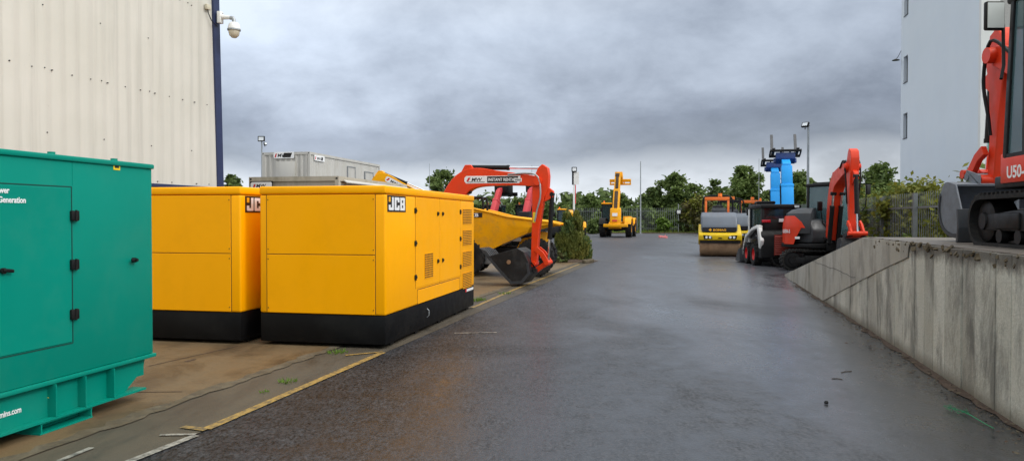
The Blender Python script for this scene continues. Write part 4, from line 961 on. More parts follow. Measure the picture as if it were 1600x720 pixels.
    # carriage
    h = Tb @ Vector((length + .34, 0, -.42)); Tc = Matrix.Translation(h) @ Matrix.Rotation(-tilt, 4, 'Y')
    if carriage == 'forks':
        c = MB('darkblue' if bp == 'blue' else headm); c.prism([(-.05, -.12), (.28, -.25), (.34, .3), (.05, .22)], -.42, .42, 'y', .02); c.b2(.0, .2, -.5, .5, -.14, -.02, .01); c.xform(Tc); q = c.build('carriage', t)
        c = MB('black'); c.b2(.35, .43, -.68, .68, -.26, -.12, .008); c.b2(.35, .43, -.68, .68, .32, .44, .008)
        for y in (-.66, -.2, .2, .66): c.b2(.36, .42, y - .03, y + .03, -.118, .318)
        c.xform(Tc); c.build('fork_frame', q)
        for s in (-1, 1):
            f = MB('darksteel'); f.prism([(.435, .5), (.485, .5), (.485, -.30), (.6, -.325), (1.60, -.345), (1.62, -.365), (.44, -.375)], s * .52 - .065, s * .52 + .065, 'y', .008, 1); f.xform(Tc); f.build('fork', q)
    elif carriage == 'jib':
        c = MB(paint); c.prism([(.0, -.15), (.35, -.75), (.45, -.2), (.1, .25)], -.28, .28, 'y', .02); c.b2(.36, .5, -.85, .72, -.56, -.34, .02); c.b2(.36, .5, -.85, .72, -.78, -.66, .02)
        for yy in (-.8, -.35, .1, .66): c.b2(.37, .49, yy - .04, yy + .04, -.658, -.562)
        c.xform(Tc); c.build('carriage', t)
    else:
        c = MB('black'); c.prism([(-.25, -.12), (.4, -.38), (.5, .42), (.1, .52), (-.2, .3)], -.46, .46, 'y', .04); c.b2(.48, .62, -.66, .66, -.42, -.2, .01); c.b2(.48, .62, -.66, .66, .28, .48, .01); c.xform(Tc); c.build('carriage', t)
    m = MB('black'); m.tube([(1.0, y1 + .02, 1.3), (1.1, y1 + .22, 1.6), (1.1, y1 + .25, 2.0)], .02, 6); m.box((1.1, y1 + .26, 2.0), (.06, .2, .32), None, .02); m.build('mirror', t)
    return t
Yt_ = 68.0
telehandler('yellow telehandler seen from behind with raised boom at the far end of the yard', (P(966, 360, Yt_).x, Yt_, 0), R(75), 'yellow', R(66), 2.65, 'telehandlers', carriage='jib', tilt=R(10), boom_w=.46, scale=1.25)
telehandler('yellow telehandler mostly hidden behind the conifer', (P(892, 360, 62).x, 62, 0), R(88), 'yellow', R(4), 4.2, 'telehandlers', carriage='forks')
ta = P(772, 340, 45); telehandler('red boom telehandler whose lower black head shows above the middle of the dumper skip', (ta.x + .75, 44.0, 0), R(66), 'black', R(58), 1.55, 'telehandlers', boom_paint='pink_red', carriage='block', tilt=R(10), rim='white', boom_w=.30, roof_m='black')
ta = P(815, 340, 45); telehandler('red boom telehandler whose black head sits close beside the excavator arm', (ta.x + .95, 43.5, 0), R(66), 'black', R(62), 1.5, 'telehandlers', boom_paint='pink_red', carriage='block', tilt=R(10), rim='white', boom_w=.30, roof_m='black')
b1 = P(1213, 300, 36); telehandler('blue boom telehandler with the taller, nearer boom and raised forks', (b1.x - .2, 34.8, 0), R(76), 'blue', R(77), 2.15, 'telehandlers', carriage='forks', tilt=R(68), rim='white', boom_w=.52, roof_m='black')
b1 = P(1205, 300, 42); telehandler('blue boom telehandler with the lower boom, just behind the taller blue one', (b1.x - .35, 41.0, 0), R(76), 'blue', R(76), 2.2, 'telehandlers', carriage='forks', tilt=R(66), rim='white', boom_w=.54, roof_m='black')
# ---- site dumper (faces right)
Yd = 22.3; dl = (P(789, 400, Yd).x, Yd, 0); drz = R(-6)
dm = thing('site_dumper', 'yellow site dumper with a large open skip behind the red excavator arm', 'dumper', dl, drz)
for x in (-1.05, .98):
    for s in (-1, 1): wheel(dm, x, s * .88, .57, .44, 'black', s)
c = MB('black'); c.b2(-2.0, 1.1, -.45, .45, .55, .85, .03); c.cyl((-1.05, -.8, .64), (-1.05, .8, .64), .11); c.cyl((.98, -.8, .64), (.98, .8, .64), .11); c.build('chassis', dm)
c = MB('yellow'); c.b2(-2.35, -1.1, -.62, .62, .85, 1.35, .08, 3); c.build('engine_cover', dm)
# skip: side sections lofted across, open at the top; profile in xz, walls slope inwards to the floor
sk = MB('yellow'); hw = 1.18
rim_pts = [(-1.12, 1.93), (-.75, 1.97), (-.35, 1.88), (.2, 1.74), (.85, 1.66), (1.48, 1.58), (1.72, 1.52)]
low_pts = [(-1.05, 1.05), (-.82, .80), (-.35, .76), (.15, 1.0), (.75, 1.26), (1.30, 1.42), (1.70, 1.485)]
n = len(rim_pts)
def skin(off, flip):
    V = []
    for (rx, rz_), (lx, lz) in zip(rim_pts, low_pts):
        fold = .22
        V.append([sk.bm.verts.new(p) for p in ((rx, -hw - off, rz_), (rx, -hw - off, rz_ - fold * (1 if rx < 1.3 else .2)), (lx, -hw * .90 - off, lz - off), (lx, hw * .90 + off, lz - off), (rx, hw + off, rz_ - fold * (1 if rx < 1.3 else .2)), (rx, hw + off, rz_))])
    for a, b in zip(V, V[1:]):
        for i in range(5):
            q = (a[i], b[i], b[i + 1], a[i + 1]); sk.bm.faces.new(q if not flip else q[::-1])
    return V
Vo, Vi = skin(0, False), skin(-.03, True)
f = sk.bm.faces.new(Vo[0]); f = sk.bm.faces.new(Vi[0][::-1])
for a, b in ((0, 5),):
    for i in range(n - 1):
        for k in (0, 5): sk.bm.faces.new((Vo[i][k], Vo[i + 1][k], Vi[i + 1][k], Vi[i][k]))
bmesh.ops.recalc_face_normals(sk.bm, faces=list(sk.bm.faces))
for s in (-1, 1):
    sk.tube([(p[0], s * hw, p[1] + .0) for p in rim_pts], .035, 6)
sk.prism([(.35, .72), (.75, .72), (1.1, 1.20), (.55, 1.10)], -.5, .5, 'y', .02)
sko = sk.build('skip', dm, 25)
c = MB('yellow'); c.prism([(.55, .62), (1.15, .62), (1.45, 1.30), (1.05, 1.30)], -.62, -.56, 'y', .01); c.use('white'); c.b2(.30, .55, -.66, -.60, 1.02, 1.14, .02); c.build('front_bracket', dm)
c = MB('decal_black'); c.b2(-.92, -.52, -hw - .012, -hw - .001, 1.73, 1.86); c.build('logo_plate', sko, 0)
text_part('JCB', .13, 'decal_white', 'lettering', sko, frame((-.90, -hw - .0135, 1.75), (1, 0, 0), (0, 0, 1)), .001, .004, sx=1.35)
c = MB('black'); c.tube(catmull([(-1.75, -.45, 1.0), (-1.7, -.45, 2.1), (-1.55, -.45, 2.28), (-.75, -.45, 2.32), (-.62, -.45, 2.26), (-.60, -.45, 1.8)], 5), .035, 8); c.build('roll_bar', dm)
c = MB('black'); c.tube(catmull([(-1.75, .45, 1.0), (-1.7, .45, 2.1), (-1.55, .45, 2.28), (-.75, .45, 2.32), (-.62, .45, 2.26), (-.60, .45, 1.8)], 5), .035, 8)
c.build('roll_bar', dm)
c = MB('seat'); c.b2(-1.7, -1.25, -.25, .25, 1.36, 1.5, .04); c.box((-1.72, 0, 1.72), (.1, .46, .45), (0, -.15, 0), .04); c.build('seat', dm)
c = MB('steel'); c.b2(-.55, -.35, -.62, -.52, .35, .66, .02); c.build('step', dm)
# ---- tandem rollers (face the camera)
def roller(label, loc, rz, frame_m='orange', W=1.72, bar=2.75):
    t = thing('tandem_roller', label, 'roller', loc, rz, 'tandem rollers'); hw = W / 2
    for x in (1.45, -1.45):
        d = MB('drum'); d.lathe([(0, -hw + .10), (.50, -hw + .10), (.50, -hw), (.55, -hw), (.57, -hw + .02), (.57, hw - .02), (.55, hw), (.50, hw), (.50, hw - .10), (0, hw - .10)], (x, 0, .57), 'y', 40)
        d.build('drum', t, 25)
    for sx in (1, -1):
        y = MB('roller_yellow'); X = sx
        y.prism([(X * 2.055, .72), (X * 2.15, .74), (X * 2.16, .95), (X * 2.08, 1.05), (X * .75, 1.42), (X * .75, 1.22), (X * 2.055, 1.0)], -hw - .05, hw + .05, 'y', .03, 2)
        for s in (-1, 1): y.prism([(X * 1.15, .52), (X * 1.75, .52), (X * 2.14, .75), (X * 2.12, 1.0), (X * .8, 1.3)], s * (hw + .005), s * (hw + .06), 'y', .02)
        fr = y.build('drum_frame', t)
        b = MB('black'); b.b2(X * 2.05, X * 2.10, -hw, hw, .60, .695); b.build('scraper', fr)
        for s in (-1, 1):
            h = MB('black'); h.prism([(s * hw * .80, .78), (s * hw * .38, .80), (s * hw * .42, .90), (s * hw * .55, .94), (s * hw * .84, .96)], min(X * 2.15, X * 2.175), max(X * 2.15, X * 2.175), 'x'); h.use('clearlens')
            for yy in (.5, .68): h.cyl((X * 2.17, s * hw * yy, .865), (X * 2.185, s * hw * yy, .865), .055, n=12)
            h.build('headlight', fr)
        h = MB('black'); h.prism([(-.1, .80), (.1, .80), (.06, .85), (-.06, .85)], min(X * 2.15, X * 2.172), max(X * 2.15, X * 2.172), 'x'); h.build('emblem_recess', fr)
    c = MB('hoodgrey'); c.prism([(.55, 1.40), (1.5, 1.24), (2.04, 1.07), (2.02, 1.35), (1.80, 1.80), (1.4, 1.95), (.55, 1.98)], -hw + .05, hw - .12, 'y', .09, 3); c.build('front_hood', t)
    c = MB('hoodgrey'); c.prism([(-.65, 1.42), (-1.5, 1.24), (-2.02, 1.07), (-1.95, 1.5), (-1.5, 1.9), (-.65, 1.95)], -hw + .05, hw - .12, 'y', .09, 3); c.build('rear_hood', t)
    T = frame((2.0, -.44, 1.47), (0, 1, 0), (0, 0, 1)); c = MB('decal_black'); c.b2(1.99, 2.05, -hw + .10, hw - .16, 1.10, 1.30); c.build('badge_panel', t, 0)
    text_part('BOMAG', .125, 'decal_yellow', 'lettering', t, frame((2.053, -.30, 1.14), (0, 1, 0), (0, 0, 1)), .001, .005, sx=1.25)
    c = MB('decal_yellow'); c.box((2.053, -.42, 1.19), (.008, .10, .10), (R(45), 0, 0)); c.build('emblem', t, 0)
    c = MB('black'); c.b2(-.62, .52, -.5, .5, .95, 1.42, .03); c.b2(-.7, .6, -hw + .1, hw - .15, 1.42, 1.50, .02); c.build('centre_frame', t)
    s = MB('seat'); s.b2(-.35, .1, -.28, .22, 1.75, 1.9, .04); s.b2(-.42, -.3, -.28, .22, 1.85, 2.3, .04); s.b2(-.3, .05, -.2, .15, 1.5, 1.76); s.build('seat', t)
    s = MB('grey'); s.prism([(.28, 1.5), (.52, 1.5), (.50, 2.08), (.34, 2.2)], -.32, .30, 'y', .03); s.tube([(.26 + .1 * math.cos(a * .785), -.02 + .17 * math.sin(a * .785), 2.22 + .1 * math.cos(a * .785)) for a in range(9)], .016, 6); s.build('console', t)
    r = MB('black')
    for xx in (-.05,):
        r.tube(catmull([(xx, -hw + .17, 1.45), (xx, -hw + .14, bar - .3), (xx, -hw + .3, bar - .03), (xx, 0, bar), (xx, hw - .4, bar - .03), (xx, hw - .24, bar - .3), (xx, hw - .27, 1.45)], 5), .038, 8)
    r.build('roll_bar', t)
    f = MB(frame_m)
    f.b2(.3, .4, -hw + .22, -hw + .32, 1.5, 2.52, .01); f.b2(.3, .4, hw - .50, hw - .40, 1.5, 2.52, .01); f.b2(.29, .41, -hw + .22, hw - .40, 2.525, 2.68, .01); f.b2(-.5, .3, -hw + .23, -hw + .29, 2.55, 2.62, .01); f.b2(-.5, .3, hw - .48, hw - .42, 2.55, 2.62, .01)
    f.build('folding_frame', t)
    b = MB('amber'); b.cyl((.1, .05, 2.7), (.1, .05, 2.86), .1, .09, 14); b.use('black'); b.b2(-.2, .4, .02, .08, 2.64, 2.70); b.build('beacon', t)
    return t
Yr = 33.0
rzr = R(-90 - 14)
roller('yellow and grey tandem roller with an orange frame, front drum facing the road', (P(1137.5, 390, Yr).x, Yr + 1.5, 0), rzr)
roller('yellow tandem roller directly behind the front one, only its right side showing', (P(1152, 390, 38.5).x, 39.5, 0), rzr, 'black')
roller('tandem roller with orange frame rails above the small black loader, farthest of the rollers', (P(1183, 390, 39.5).x, 40.5, 0), rzr, 'orange', bar=2.6)
# ---- skid steer loader
Ys = 27.2; sl = (P(1207, 400, Ys).x, Ys, 0)
ss = thing('skid_steer', 'small black and white skid steer loader with red wheel rims beside the rollers', 'loader', sl, R(90 - 4))
for x in (-.52, .52):
    for s in (-1, 1): wheel(ss, x, s * .72, .40, .28, 'wheelred', s, lugs=14)
c = MB('black'); c.b2(-1.0, .85, -.56, .56, .26, .95, .04); c.build('chassis', ss)
c = MB('black'); c.prism([(-1.42, .30), (-1.0, .26), (-1.0, 1.30), (-1.30, 1.26), (-1.44, 1.1)], -.78, .78, 'y', .06, 3); c.build('tailgate', ss)
c = MB('skidred')
for k in range(9): c.box((-1.455, -.18, .45 + k * .075), (.03, 1.0, .045), (0, .5, 0), .004)
c.b2(-1.445, -1.42, -.70, .34, .40, 1.12); c.build('grille', ss)
for s in (-1, 1):
    c = MB('skidwhite'); c.prism(ribbon([(-1.2, 1.36, .16), (-.9, 1.40, .13), (-.2, 1.30, .11), (.75, 1.0, .11), (1.02, .6, .11), (1.10, .30, .14)]), s * .68, s * .82, 'y', .02); c.build('lift_arm', ss)
    c = MB('skidwhite'); c.prism([(-1.50, .92), (-1.36, .62), (-1.22, .66), (-1.12, 1.0), (-.98, 1.36), (-1.06, 1.46), (-1.24, 1.36), (-1.36, 1.12)], s * .70, s * .83, 'y', .03, 2); c.build('rear_upright', ss)
    r = MB(); cylinder(r, (-1.0, .75), (.1, 1.2), .05, .4, s * .64); r.build('lift_ram', ss)
    c = MB('redlens'); c.box((-1.06, s * .52, 1.60), (.05, .30, .10), None, .01); c.build('tail_light', ss)
c = MB('clearlens'); c.box((-1.07, .0, 1.63), (.03, .16, .12)); c.build('number_light', ss)
k = MB('black')
for x in (-.95, .62):
    for s in (-1, 1): k.b2(x - .05, x + .05, s * .62 - .05, s * .62 + .05, .95, 2.05, .01)
k.b2(-1.02, -.92, -.57, .57, 1.26, 1.66, .01); k.b2(-1.0, .67, -.66, -.58, .95, 1.3, .01); k.b2(-1.0, .67, .58, .66, .95, 1.3, .01)
k.build('cab_frame', ss)
for s in (-1, 1):
    k = MB('skidwhite'); k.b2(.63, .74, s * .66 - .05, s * .66 + .05, .5, 2.04, .02); k.build('door_post', ss)
k = MB('black'); k.b2(-1.06, .78, -.70, .70, 2.05, 2.20, .04, 2); k.use('clearlens'); k.b2(-1.08, -1.05, -.62, -.46, 2.08, 2.16); k.build('cab_roof', ss)
k = MB('glassdark'); k.b2(-.98, -.97, -.57, .57, 1.66, 2.05); k.build('rear_window', ss, 0)
for s in (-1, 1):
    k = MB('glass'); k.b2(-.90, .57, s * .62 - .005, s * .62 + .005, 1.3, 2.05); k.build('side_window', ss, 0)
k = MB('seat'); k.b2(-.5, 0, -.25, .25, 1.0, 1.15, .04); k.b2(-.58, -.46, -.25, .25, 1.12, 1.7, .04); k.build('seat', ss)
k = MB('grey'); k.prism([(1.05, .06), (1.10, .55), (1.16, .55), (1.22, .16), (1.85, .06), (1.85, .03), (1.1, .03)], -.9, .9, 'y', .006)
for s in (-1, 1): k.prism([(1.10, .04), (1.12, .56), (1.35, .52), (1.85, .05)], s * .9, s * .93, 'y')
k.build('bucket', ss)
# ================================================================== CONCRETE RAMP
A = G(1600, 670); B = G(1225, 430); wdir = (B - A); wang = math.atan2(wdir.y, wdir.x); wlen = wdir.length
rp = thing('concrete_ramp', 'raised board-marked concrete loading platform sloping down to the yard at its far end', 'ramp', A, wang)
brk = G(1350, 509); sb = (brk - A).length; zt = 1.39
ztop = lambda s: zt if s <= sb else max(0.0, zt * (1 - (s - sb) / (wlen - sb)))
c = MB('wall'); c.prism([(-9, -.05), (wlen - .05, -.05), (wlen - .02, .0), (sb, zt - .002), (-9, zt - .002)], -3.55, -.03, 'y')
c.build('ramp_body', rp, 0)
def slabmat():
    m, nt, b = newmat('wet_platform_top'); v = coords(nt)
    n1 = noise(nt, v, 1.2, 6, .65); f_ = noise(nt, v, 60, 3)
    L(nt, mix(nt, ramp(nt, n1, [(.35, 0.0), (.65, 1.0)]), mix(nt, f_, (.13, .11, .09), (.19, .165, .14)), (.09, .075, .062)), b.inputs['Base Color'])
    L(nt, ramp(nt, n1, [(.35, .65), (.65, .38)]), b.inputs['Roughness']); bump(nt, b, f_, .4, .01); return m
M['slab'] = slabmat()
c = MB('slab'); c.prism([(-9, zt + .001), (sb, zt + .001), (wlen - .02, .004), (wlen - .02, .009), (sb, zt + .014), (-9, zt + .014)], -3.55, -.036, 'y'); c.build('deck', rp, 0)
# boards: separate castings with open joints
rnd = random.Random(5); c = MB('wall'); s = -9.0
while s < wlen - .5:
    w = rnd.choice((.33, .36, .40, .46, .50)); e = min(s + w, wlen - .3); off = rnd.uniform(0, .012); g = rnd.choice((.002, .003, .004, .009)); 
    z0_, z1_ = ztop(s + g), ztop(e - g); pts = [(s + g, -.05), (e - g, -.05), (e - g, z1_ + .010 - rnd.random() * .012)]
    if s + g < sb < e - g: pts.append((sb, zt + .01))
    pts.append((s + g, z0_ + .010 - rnd.random() * .012))
    # chipped arris
    c.prism(pts, -.036, -.001 + off, 'y', .006, 1); s = e
# spalled edge lumps
c.use('rough_edge'); rnd = random.Random(21)
for i in range(80):
    s = rnd.uniform(-1.5, 5.2); c.box((s, rnd.uniform(.0, .012), zt - abs(rnd.gauss(0, .05)) + .004), (rnd.uniform(.02, .09), rnd.uniform(.01, .03), rnd.uniform(.015, .05)), (rnd.random(), rnd.random(), rnd.random()))
bd = c.build('board_face', rp, 25)
c = MB('black')
def wcrack(pts, r):
    P_ = []
    for px, py in pts:
        x, z = onp(px, py, A, wang); P_.append((x, .0225, z))
    Q = catmull(P_, 8); rr = random.Random(9); Q = [(x + rr.uniform(-.015, .015), y, z + rr.uniform(-.015, .015)) for x, y, z in Q]
    c.tube(Q, r, 5)
wcrack([(1272, 408), (1300, 418), (1338, 434)], .004)
c.build('crack', rp, 0)
M['wedge'] = concrete('pale_smooth_concrete', (.42, .405, .36), (.34, .315, .26), (.15, .14, .12), 1.8, (1, 1, .40), .85)
c = MB('wedge'); wp = [onp(px, py, A, wang) for px, py in ((1286, 470), (1330, 447), (1378, 422), (1421, 402))]
sx = wp[-1][0]; poly = [(wlen - .35, .0), (wp[0][0], -.02)] + [(x, z) for x, z in wp[1:]] + [(sx - .02, ztop(sx) - .06), (sx - .1, ztop(sx) + .004), (sb, zt + .004), (wlen - .35, ztop(wlen - .35) + .006)]
c.prism(poly, .012, .021, 'y', .003, 1); c.build('smooth_wedge', rp, 0)
# leaf litter along the foot
c = MB('rough_edge'); rnd = random.Random(8)
for i in range(700):
    s = rnd.uniform(-1, 13); d = abs(rnd.gauss(0, .13)) + .03
    if 2.0 < s < 4.3: d *= 1.8
    p = A + rot2(wang).to_3x3() @ Vector((s, d, 0)); a = rnd.random() * 6.28; r = rnd.uniform(.005, .018) * (1.3 if 2 < s < 4.3 else 1)
    if i == 450: c.use('brownearth')
    c.poly([(p.x + r * math.cos(a + k * 1.57) * (1.6 if k % 2 else .7), p.y + r * math.sin(a + k * 1.57), .006 + rnd.random() * .014) for k in range(4)])
tag(c.build('debris', None, 0), kind='stuff')
c = MB('brownearth'); pl = []
for i in range(60): pl.append((-2 + i * .27, .04 + .11 * rnd.random()))
for a, b in zip(pl, pl[1:]):
    q = [rot2(wang).to_3x3() @ Vector((s, d, 0)) + A for s, d in ((a[0], -.02), (b[0], -.02), (b[0], b[1]), (a[0], a[1]))]
    c.poly([(p.x, p.y, .005) for p in q])
tag(c.build('dirt', None, 0), kind='stuff')
# twigs and small litter on the asphalt
for (px, py, ln, a, lab) in ((1322, 581, .16, .5, 'thin dark twig on the wet asphalt nearest the ramp'), (1308, 592, .10, -.3, 'short pale twig on the wet asphalt'),):
    g = G(px, py); c = MB('bark'); c.tube([(-ln / 2, 0, .004), (0, .012, .006), (ln / 2, -.01, .004)], .0045, 5); o = tag(c.build('twig'), lab, 'twig'); o.location = (g.x, g.y, 0); o.rotation_euler = (0, 0, a)
g = G(1291, 631); c = MB('black'); c.lathe([(0, 0.0), (.018, .002), (.02, .016), (.010, .028), (0, .03)], (0, 0, .004), 'z', 8); o = tag(c.build('pebble'), 'small dark stone on the wet asphalt', 'stone'); o.location = (g.x, g.y, 0)
g = G(1502, 644); gt = thing('twine', 'frayed green twine lying by the foot of the concrete wall', 'twine', (g.x, g.y, 0)); rnd = random.Random(4)
c = MB('green')
for k in range(9):
    x0, y0 = rnd.uniform(-.08, .05), rnd.uniform(-.04, .08); c.tube(catmull([(x0 + rnd.uniform(-.07, .07), y0 + rnd.uniform(-.07, .07), .01 + rnd.random() * .03) for _ in range(4)], 4), .0022, 4)
e = G(1553, 671); v = Vector((e.x - g.x, e.y - g.y)); c.tube(catmull([(0, 0, .012), (v.x * .3, v.y * .3 + .01, .02), (v.x * .7, v.y * .7 - .01, .012), (v.x, v.y, .012)], 5), .004, 5); c.build('strands', gt)
# weeds
def tuft(px, py, n, r, h, label):
    g = G(px, py); c = MB('leafbright'); rr = random.Random(px)
    for k in range(n):
        a = rr.random() * 6.28; q = rr.random() ** .7 * r; x, y = q * math.cos(a), q * math.sin(a); w = rr.uniform(.004, .010); hh = h * rr.uniform(.4, 1); b_ = rr.random() * 6.28
        c.poly([(x - w * math.cos(b_), y - w * math.sin(b_), 0), (x + w * math.cos(b_), y + w * math.sin(b_), 0), (x + math.cos(a) * hh * .6, y + math.sin(a) * hh * .6, hh)])
    o = tag(c.build('weed', None, 0), label, 'weed', 'weeds along the channel'); o.location = (g.x, g.y, .01)
tuft(450, 598, 60, .09, .05, 'small bright weed in the dark channel beside the yellow line')
tuft(527, 552, 80, .12, .05, 'weed patch under the front corner of the front yellow generator')
tuft(414, 614, 25, .06, .03, 'tiny weed sprouting left of the bright one')
tuft(745, 470, 120, .22, .07, 'weed patch past the far end of the front yellow generator')
tuft(790, 459, 60, .2, .06, 'weed patch on the kerb line before the black bucket')
# ================================================================== FENCES
def pales(mb, L_, h, pitch, w, z0=.08):
    x = 0
    while x < L_:
        mb.prism([(x - w / 2, z0), (x + w / 2, z0), (x + w / 2, h - .08), (x, h), (x - w / 2, h - .08)], -.012, .0, 'y'); x += pitch
def fence(label, a, b, h, pitch, w, post_step, group=None):
    a, b = Vector(a), Vector(b); d = b - a; Ln = d.length; t = thing('palisade_fence', label, 'fence', (a.x, a.y, a.z), math.atan2(d.y, d.x), 'palisade fences')
    fm = 'fence'; m = MB(fm); pales(m, Ln, h, pitch, w); m.build('pales', t, 0)
    for z in (.45, h - .42):
        r = MB(fm); r.b2(0, Ln, .001, .05, z - .025, z + .025); r.build('rail', t, 0)
    x = .0; 
    while x <= Ln:
        p = MB(fm); p.b2(x - .05, x + .05, .052, .15, 0, h - .03); p.b2(x - .08, x + .08, .04, .17, 0, .02); p.build('post', t, 0); x += post_step
    return t
fence('long grey palisade fence along the far end of the yard', (-6, 87, .05), (25.0, 87, .05), 2.9, .24, .045, 5.2)
fx = lambda Y: 12.4 + .213 * (Y - 26)
fence('grey palisade fence beside the raised platform in front of the pale tower', (fx(14.0), 14.0, 0), (fx(86.5), 86.5, 0), 2.42, .17, .02, 3.17)
# ================================================================== TOWER BUILDING
TA = ROADA; Yc = 34.0; tc = P(1527, 300, Yc); tloc = Vector((tc.x, Yc, 0)); TH = 24.0; TL = 11.6; TW = 13.0
tw = thing('tower_block', 'tall pale rendered building with narrow slit windows behind the right hand fence', 'building', tloc, TA)
tq = lambda x, y: onp(x, y, tloc, TA)
wins = [(1411.5, 1418.5, -40, 26), (1411.5, 1417.5, 88, 130), (1411.5, 1417.5, 177, 217)]
xa, xb = tq(1418, 150)[0], tq(1411.6, 150)[0]
TLn = tq(1407.5, 150)[0]
zs = []
for a in wins: zs.append((tq(1415, a[3])[1], tq(1415, a[2])[1]))
zs = sorted(zs)
c = MB('render_blue')       # side wall with the window column cut through
def wallrect(x0, x1, z0, z1): c.b2(x0, x1, -.30, -.001, z0, z1)
wallrect(.0, xa, 0, TH); wallrect(xb, TLn, 0, TH)
zp = 0
for z0, z1 in zs: wallrect(xa, xb, zp, z0); zp = z1
wallrect(xa, xb, zp, TH); c.build('side_wall', tw, 0)
for z0, z1 in zs:
    f = MB('grey'); f.b2(xa, xa + .06, -.24, -.18, z0, z1); f.b2(xb - .06, xb, -.24, -.18, z0, z1); f.b2(xa + .06, xb - .06, -.24, -.18, z1 - .06, z1); f.b2(xa + .06, xb - .06, -.24, -.18, z0, z0 + .06); f.use('grey'); f.b2(xa + .002, xb - .002, -.175, .03, z0 + .002, z0 + .05)
    o = f.build('window', tw, 0); p = MB('glassdark'); p.b2(xa + .06, xb - .06, -.215, -.205, z0 + .06, z1 - .06); p.build('pane', o, 0)
wq = lambda x, y: onp(x, y, tloc, TA, 'x')
yw1 = wq(1557, 200)[0]
c = MB('render_white'); c.b2(-.25, .0, .0, yw1 if yw1 < 0 else -yw1, 0, TH); c.build('white_wall', tw, 0)
c = MB('pebble'); c.b2(-.2, .0, yw1 - .001, -TW, 0, TH); c.build('pebbled_wall', tw, 0)
c = MB('render_blue'); c.b2(TLn - .3, TLn - .001, -.301, -TW, 0, TH); c.b2(.001, TLn - .302, -TW, -TW + .3, 0, TH); c.use('roofgrey'); c.b2(-.27, TLn + .02, -TW - .02, .02, TH + .001, TH + .25); c.build('roof', tw, 0)
lx = tq(1408, 88); l = thing('wall_lamp', 'small dark lamp hung from the edge of the pale tower', 'lamp', tloc + rot2(TA).to_3x3() @ Vector((TLn, .0, tq(1407.5, 80)[1])), TA)
c = MB('black'); c.tube([(0, .0, .0), (.05, .16, -.35), (.06, .24, -.45)], .018, 6); c.build('arm', l)
c = MB('black'); c.lathe([(0, .06), (.05, .05), (.22, -.03), (.22, -.05), (0, -.03)], (.06, .28, -.52), 'z', 14); c.build('lamp_shade', l)
# ================================================================== POLES
def floodpole(name, label, px, Y, ytop, lamps, r=.045, base_z=0.0, cat='lamp post'):
    p = P(px, ytop, Y); t = thing(name, label, cat, (p.x, Y, base_z)); h = p.z - base_z
    m = MB('steel'); m.cyl((0, 0, 0), (0, 0, h), r * 1.3, r, 10); m.b2(-.14, .14, -.14, .14, .0, .02); m.build('pole', t)
    for dx, dz, w, hh, yaw, til in lamps:
        c = MB('black'); c.box((0, 0, 0), (w, .12, hh), None, .02); c.use('steel'); c.b2(-.03, .03, .06, .12, -hh * .8, .1); c.use('clearlens'); c.box((0, -.064, 0), (w * .72, .012, hh * .66))
        c.xform(Matrix.Translation((dx, -.08, h + dz)) @ Euler((til, 0, yaw)).to_matrix().to_4x4()); c.build('floodlight', t)
    return t
floodpole('floodlight_pole', 'floodlight on a slim pole rising behind the pale grey site cabin', 409, 50, 220, [(0, .12, .46, .36, 0, 0), (.26, -.22, .2, .2, .9, -.3)])
lp = floodpole('floodlight_pole', 'tall grey lamp pole behind the orange red excavator with one tilted floodlight', 1263, 42, 196, [(-.20, .02, .42, .3, -.9, -.5)], .06)
c = MB('steel'); h = P(1263, 196, 42).z; c.tube([(-.3, -.05, h - .02), (.1, 0, h - .01)], .03, 8); c.build('bracket', lp)
sp = floodpole('sign_post', 'post behind the conifer with a floodlight and a weathered white sign board', 897, 31, 268, [(0, .08, .22, .2, 0, 0)], .035, cat='sign post')
h = P(897, 268, 31).z
c = MB('white'); c.b2(-.02, .20, -.06, -.045, h - .55, h - .02); c.use('black'); c.b2(-.09, -.02, -.055, -.02, h - .56, h - .0); c.build('sign_board', sp, 0)
c = MB('decal_red'); c.b2(.04, .075, -.05, -.03, h - 1.35, h - .56); c.use('white'); c.b2(-.045, .035, -.062, -.044, h - 1.6, h - .57); c.build('pole_sleeve', sp, 0)
m = P(1001, 252, 82); t = thing('mast', 'very thin tall grey mast standing at the far end of the yard', 'mast', (m.x, 82, 0))
c = MB('steel'); c.cyl((0, 0, 0), (0, 0, m.z), .09, .05, 8); c.build('pole', t); c = MB('steel'); c.b2(-.2, .2, -.2, .2, 0, .03); c.build('base', t)
def antenna(px, y, Y, label):
    m = P(px, y, Y); t = thing('antenna_mast', label, 'mast', (m.x, Y, 0), 0, 'thin antenna masts'); c = MB('steel'); c.cyl((0, 0, 0), (0, 0, m.z), .035, .018, 6); c.build('pole', t)
antenna(671, 255, 60, 'thin antenna mast in front of the tree left of the red boom')
antenna(831, 258, 60, 'thin antenna mast showing beside the red excavator arm')
antenna(1186, 248, 60, 'thin antenna mast between the rollers and the blue booms')
g = P(1060, 331, 84); t = thing('floodlight_pole', 'low post with a small bright floodlight at the palisade fence', 'lamp post', (g.x, 84, 0))
c = MB('steel'); c.cyl((0, 0, 0), (0, 0, g.z + .9), .05, .05, 8); c.build('pole', t); c = MB('black'); c.box((0, -.1, g.z), (.62, .2, .6), None, .03); c.use('white'); c.box((0, -.205, g.z), (.4, .01, .38)); c.build('floodlight', t)
g = G(1036, 372); t = thing('barrier_heap', 'faded pink barrier pieces dropped on the far asphalt', 'barrier', (g.x, g.y, 0), .3)
c = MB('pink'); c.box((0, 0, .12), (.9, .05, .18), (0, .1, .1), .01); c.box((.3, .2, .15), (.06, .06, .3), (0, .2, 0)); c.box((-.3, -.1, .1), (.5, .05, .15), (.3, -.1, .9), .01); c.build('rails', t)
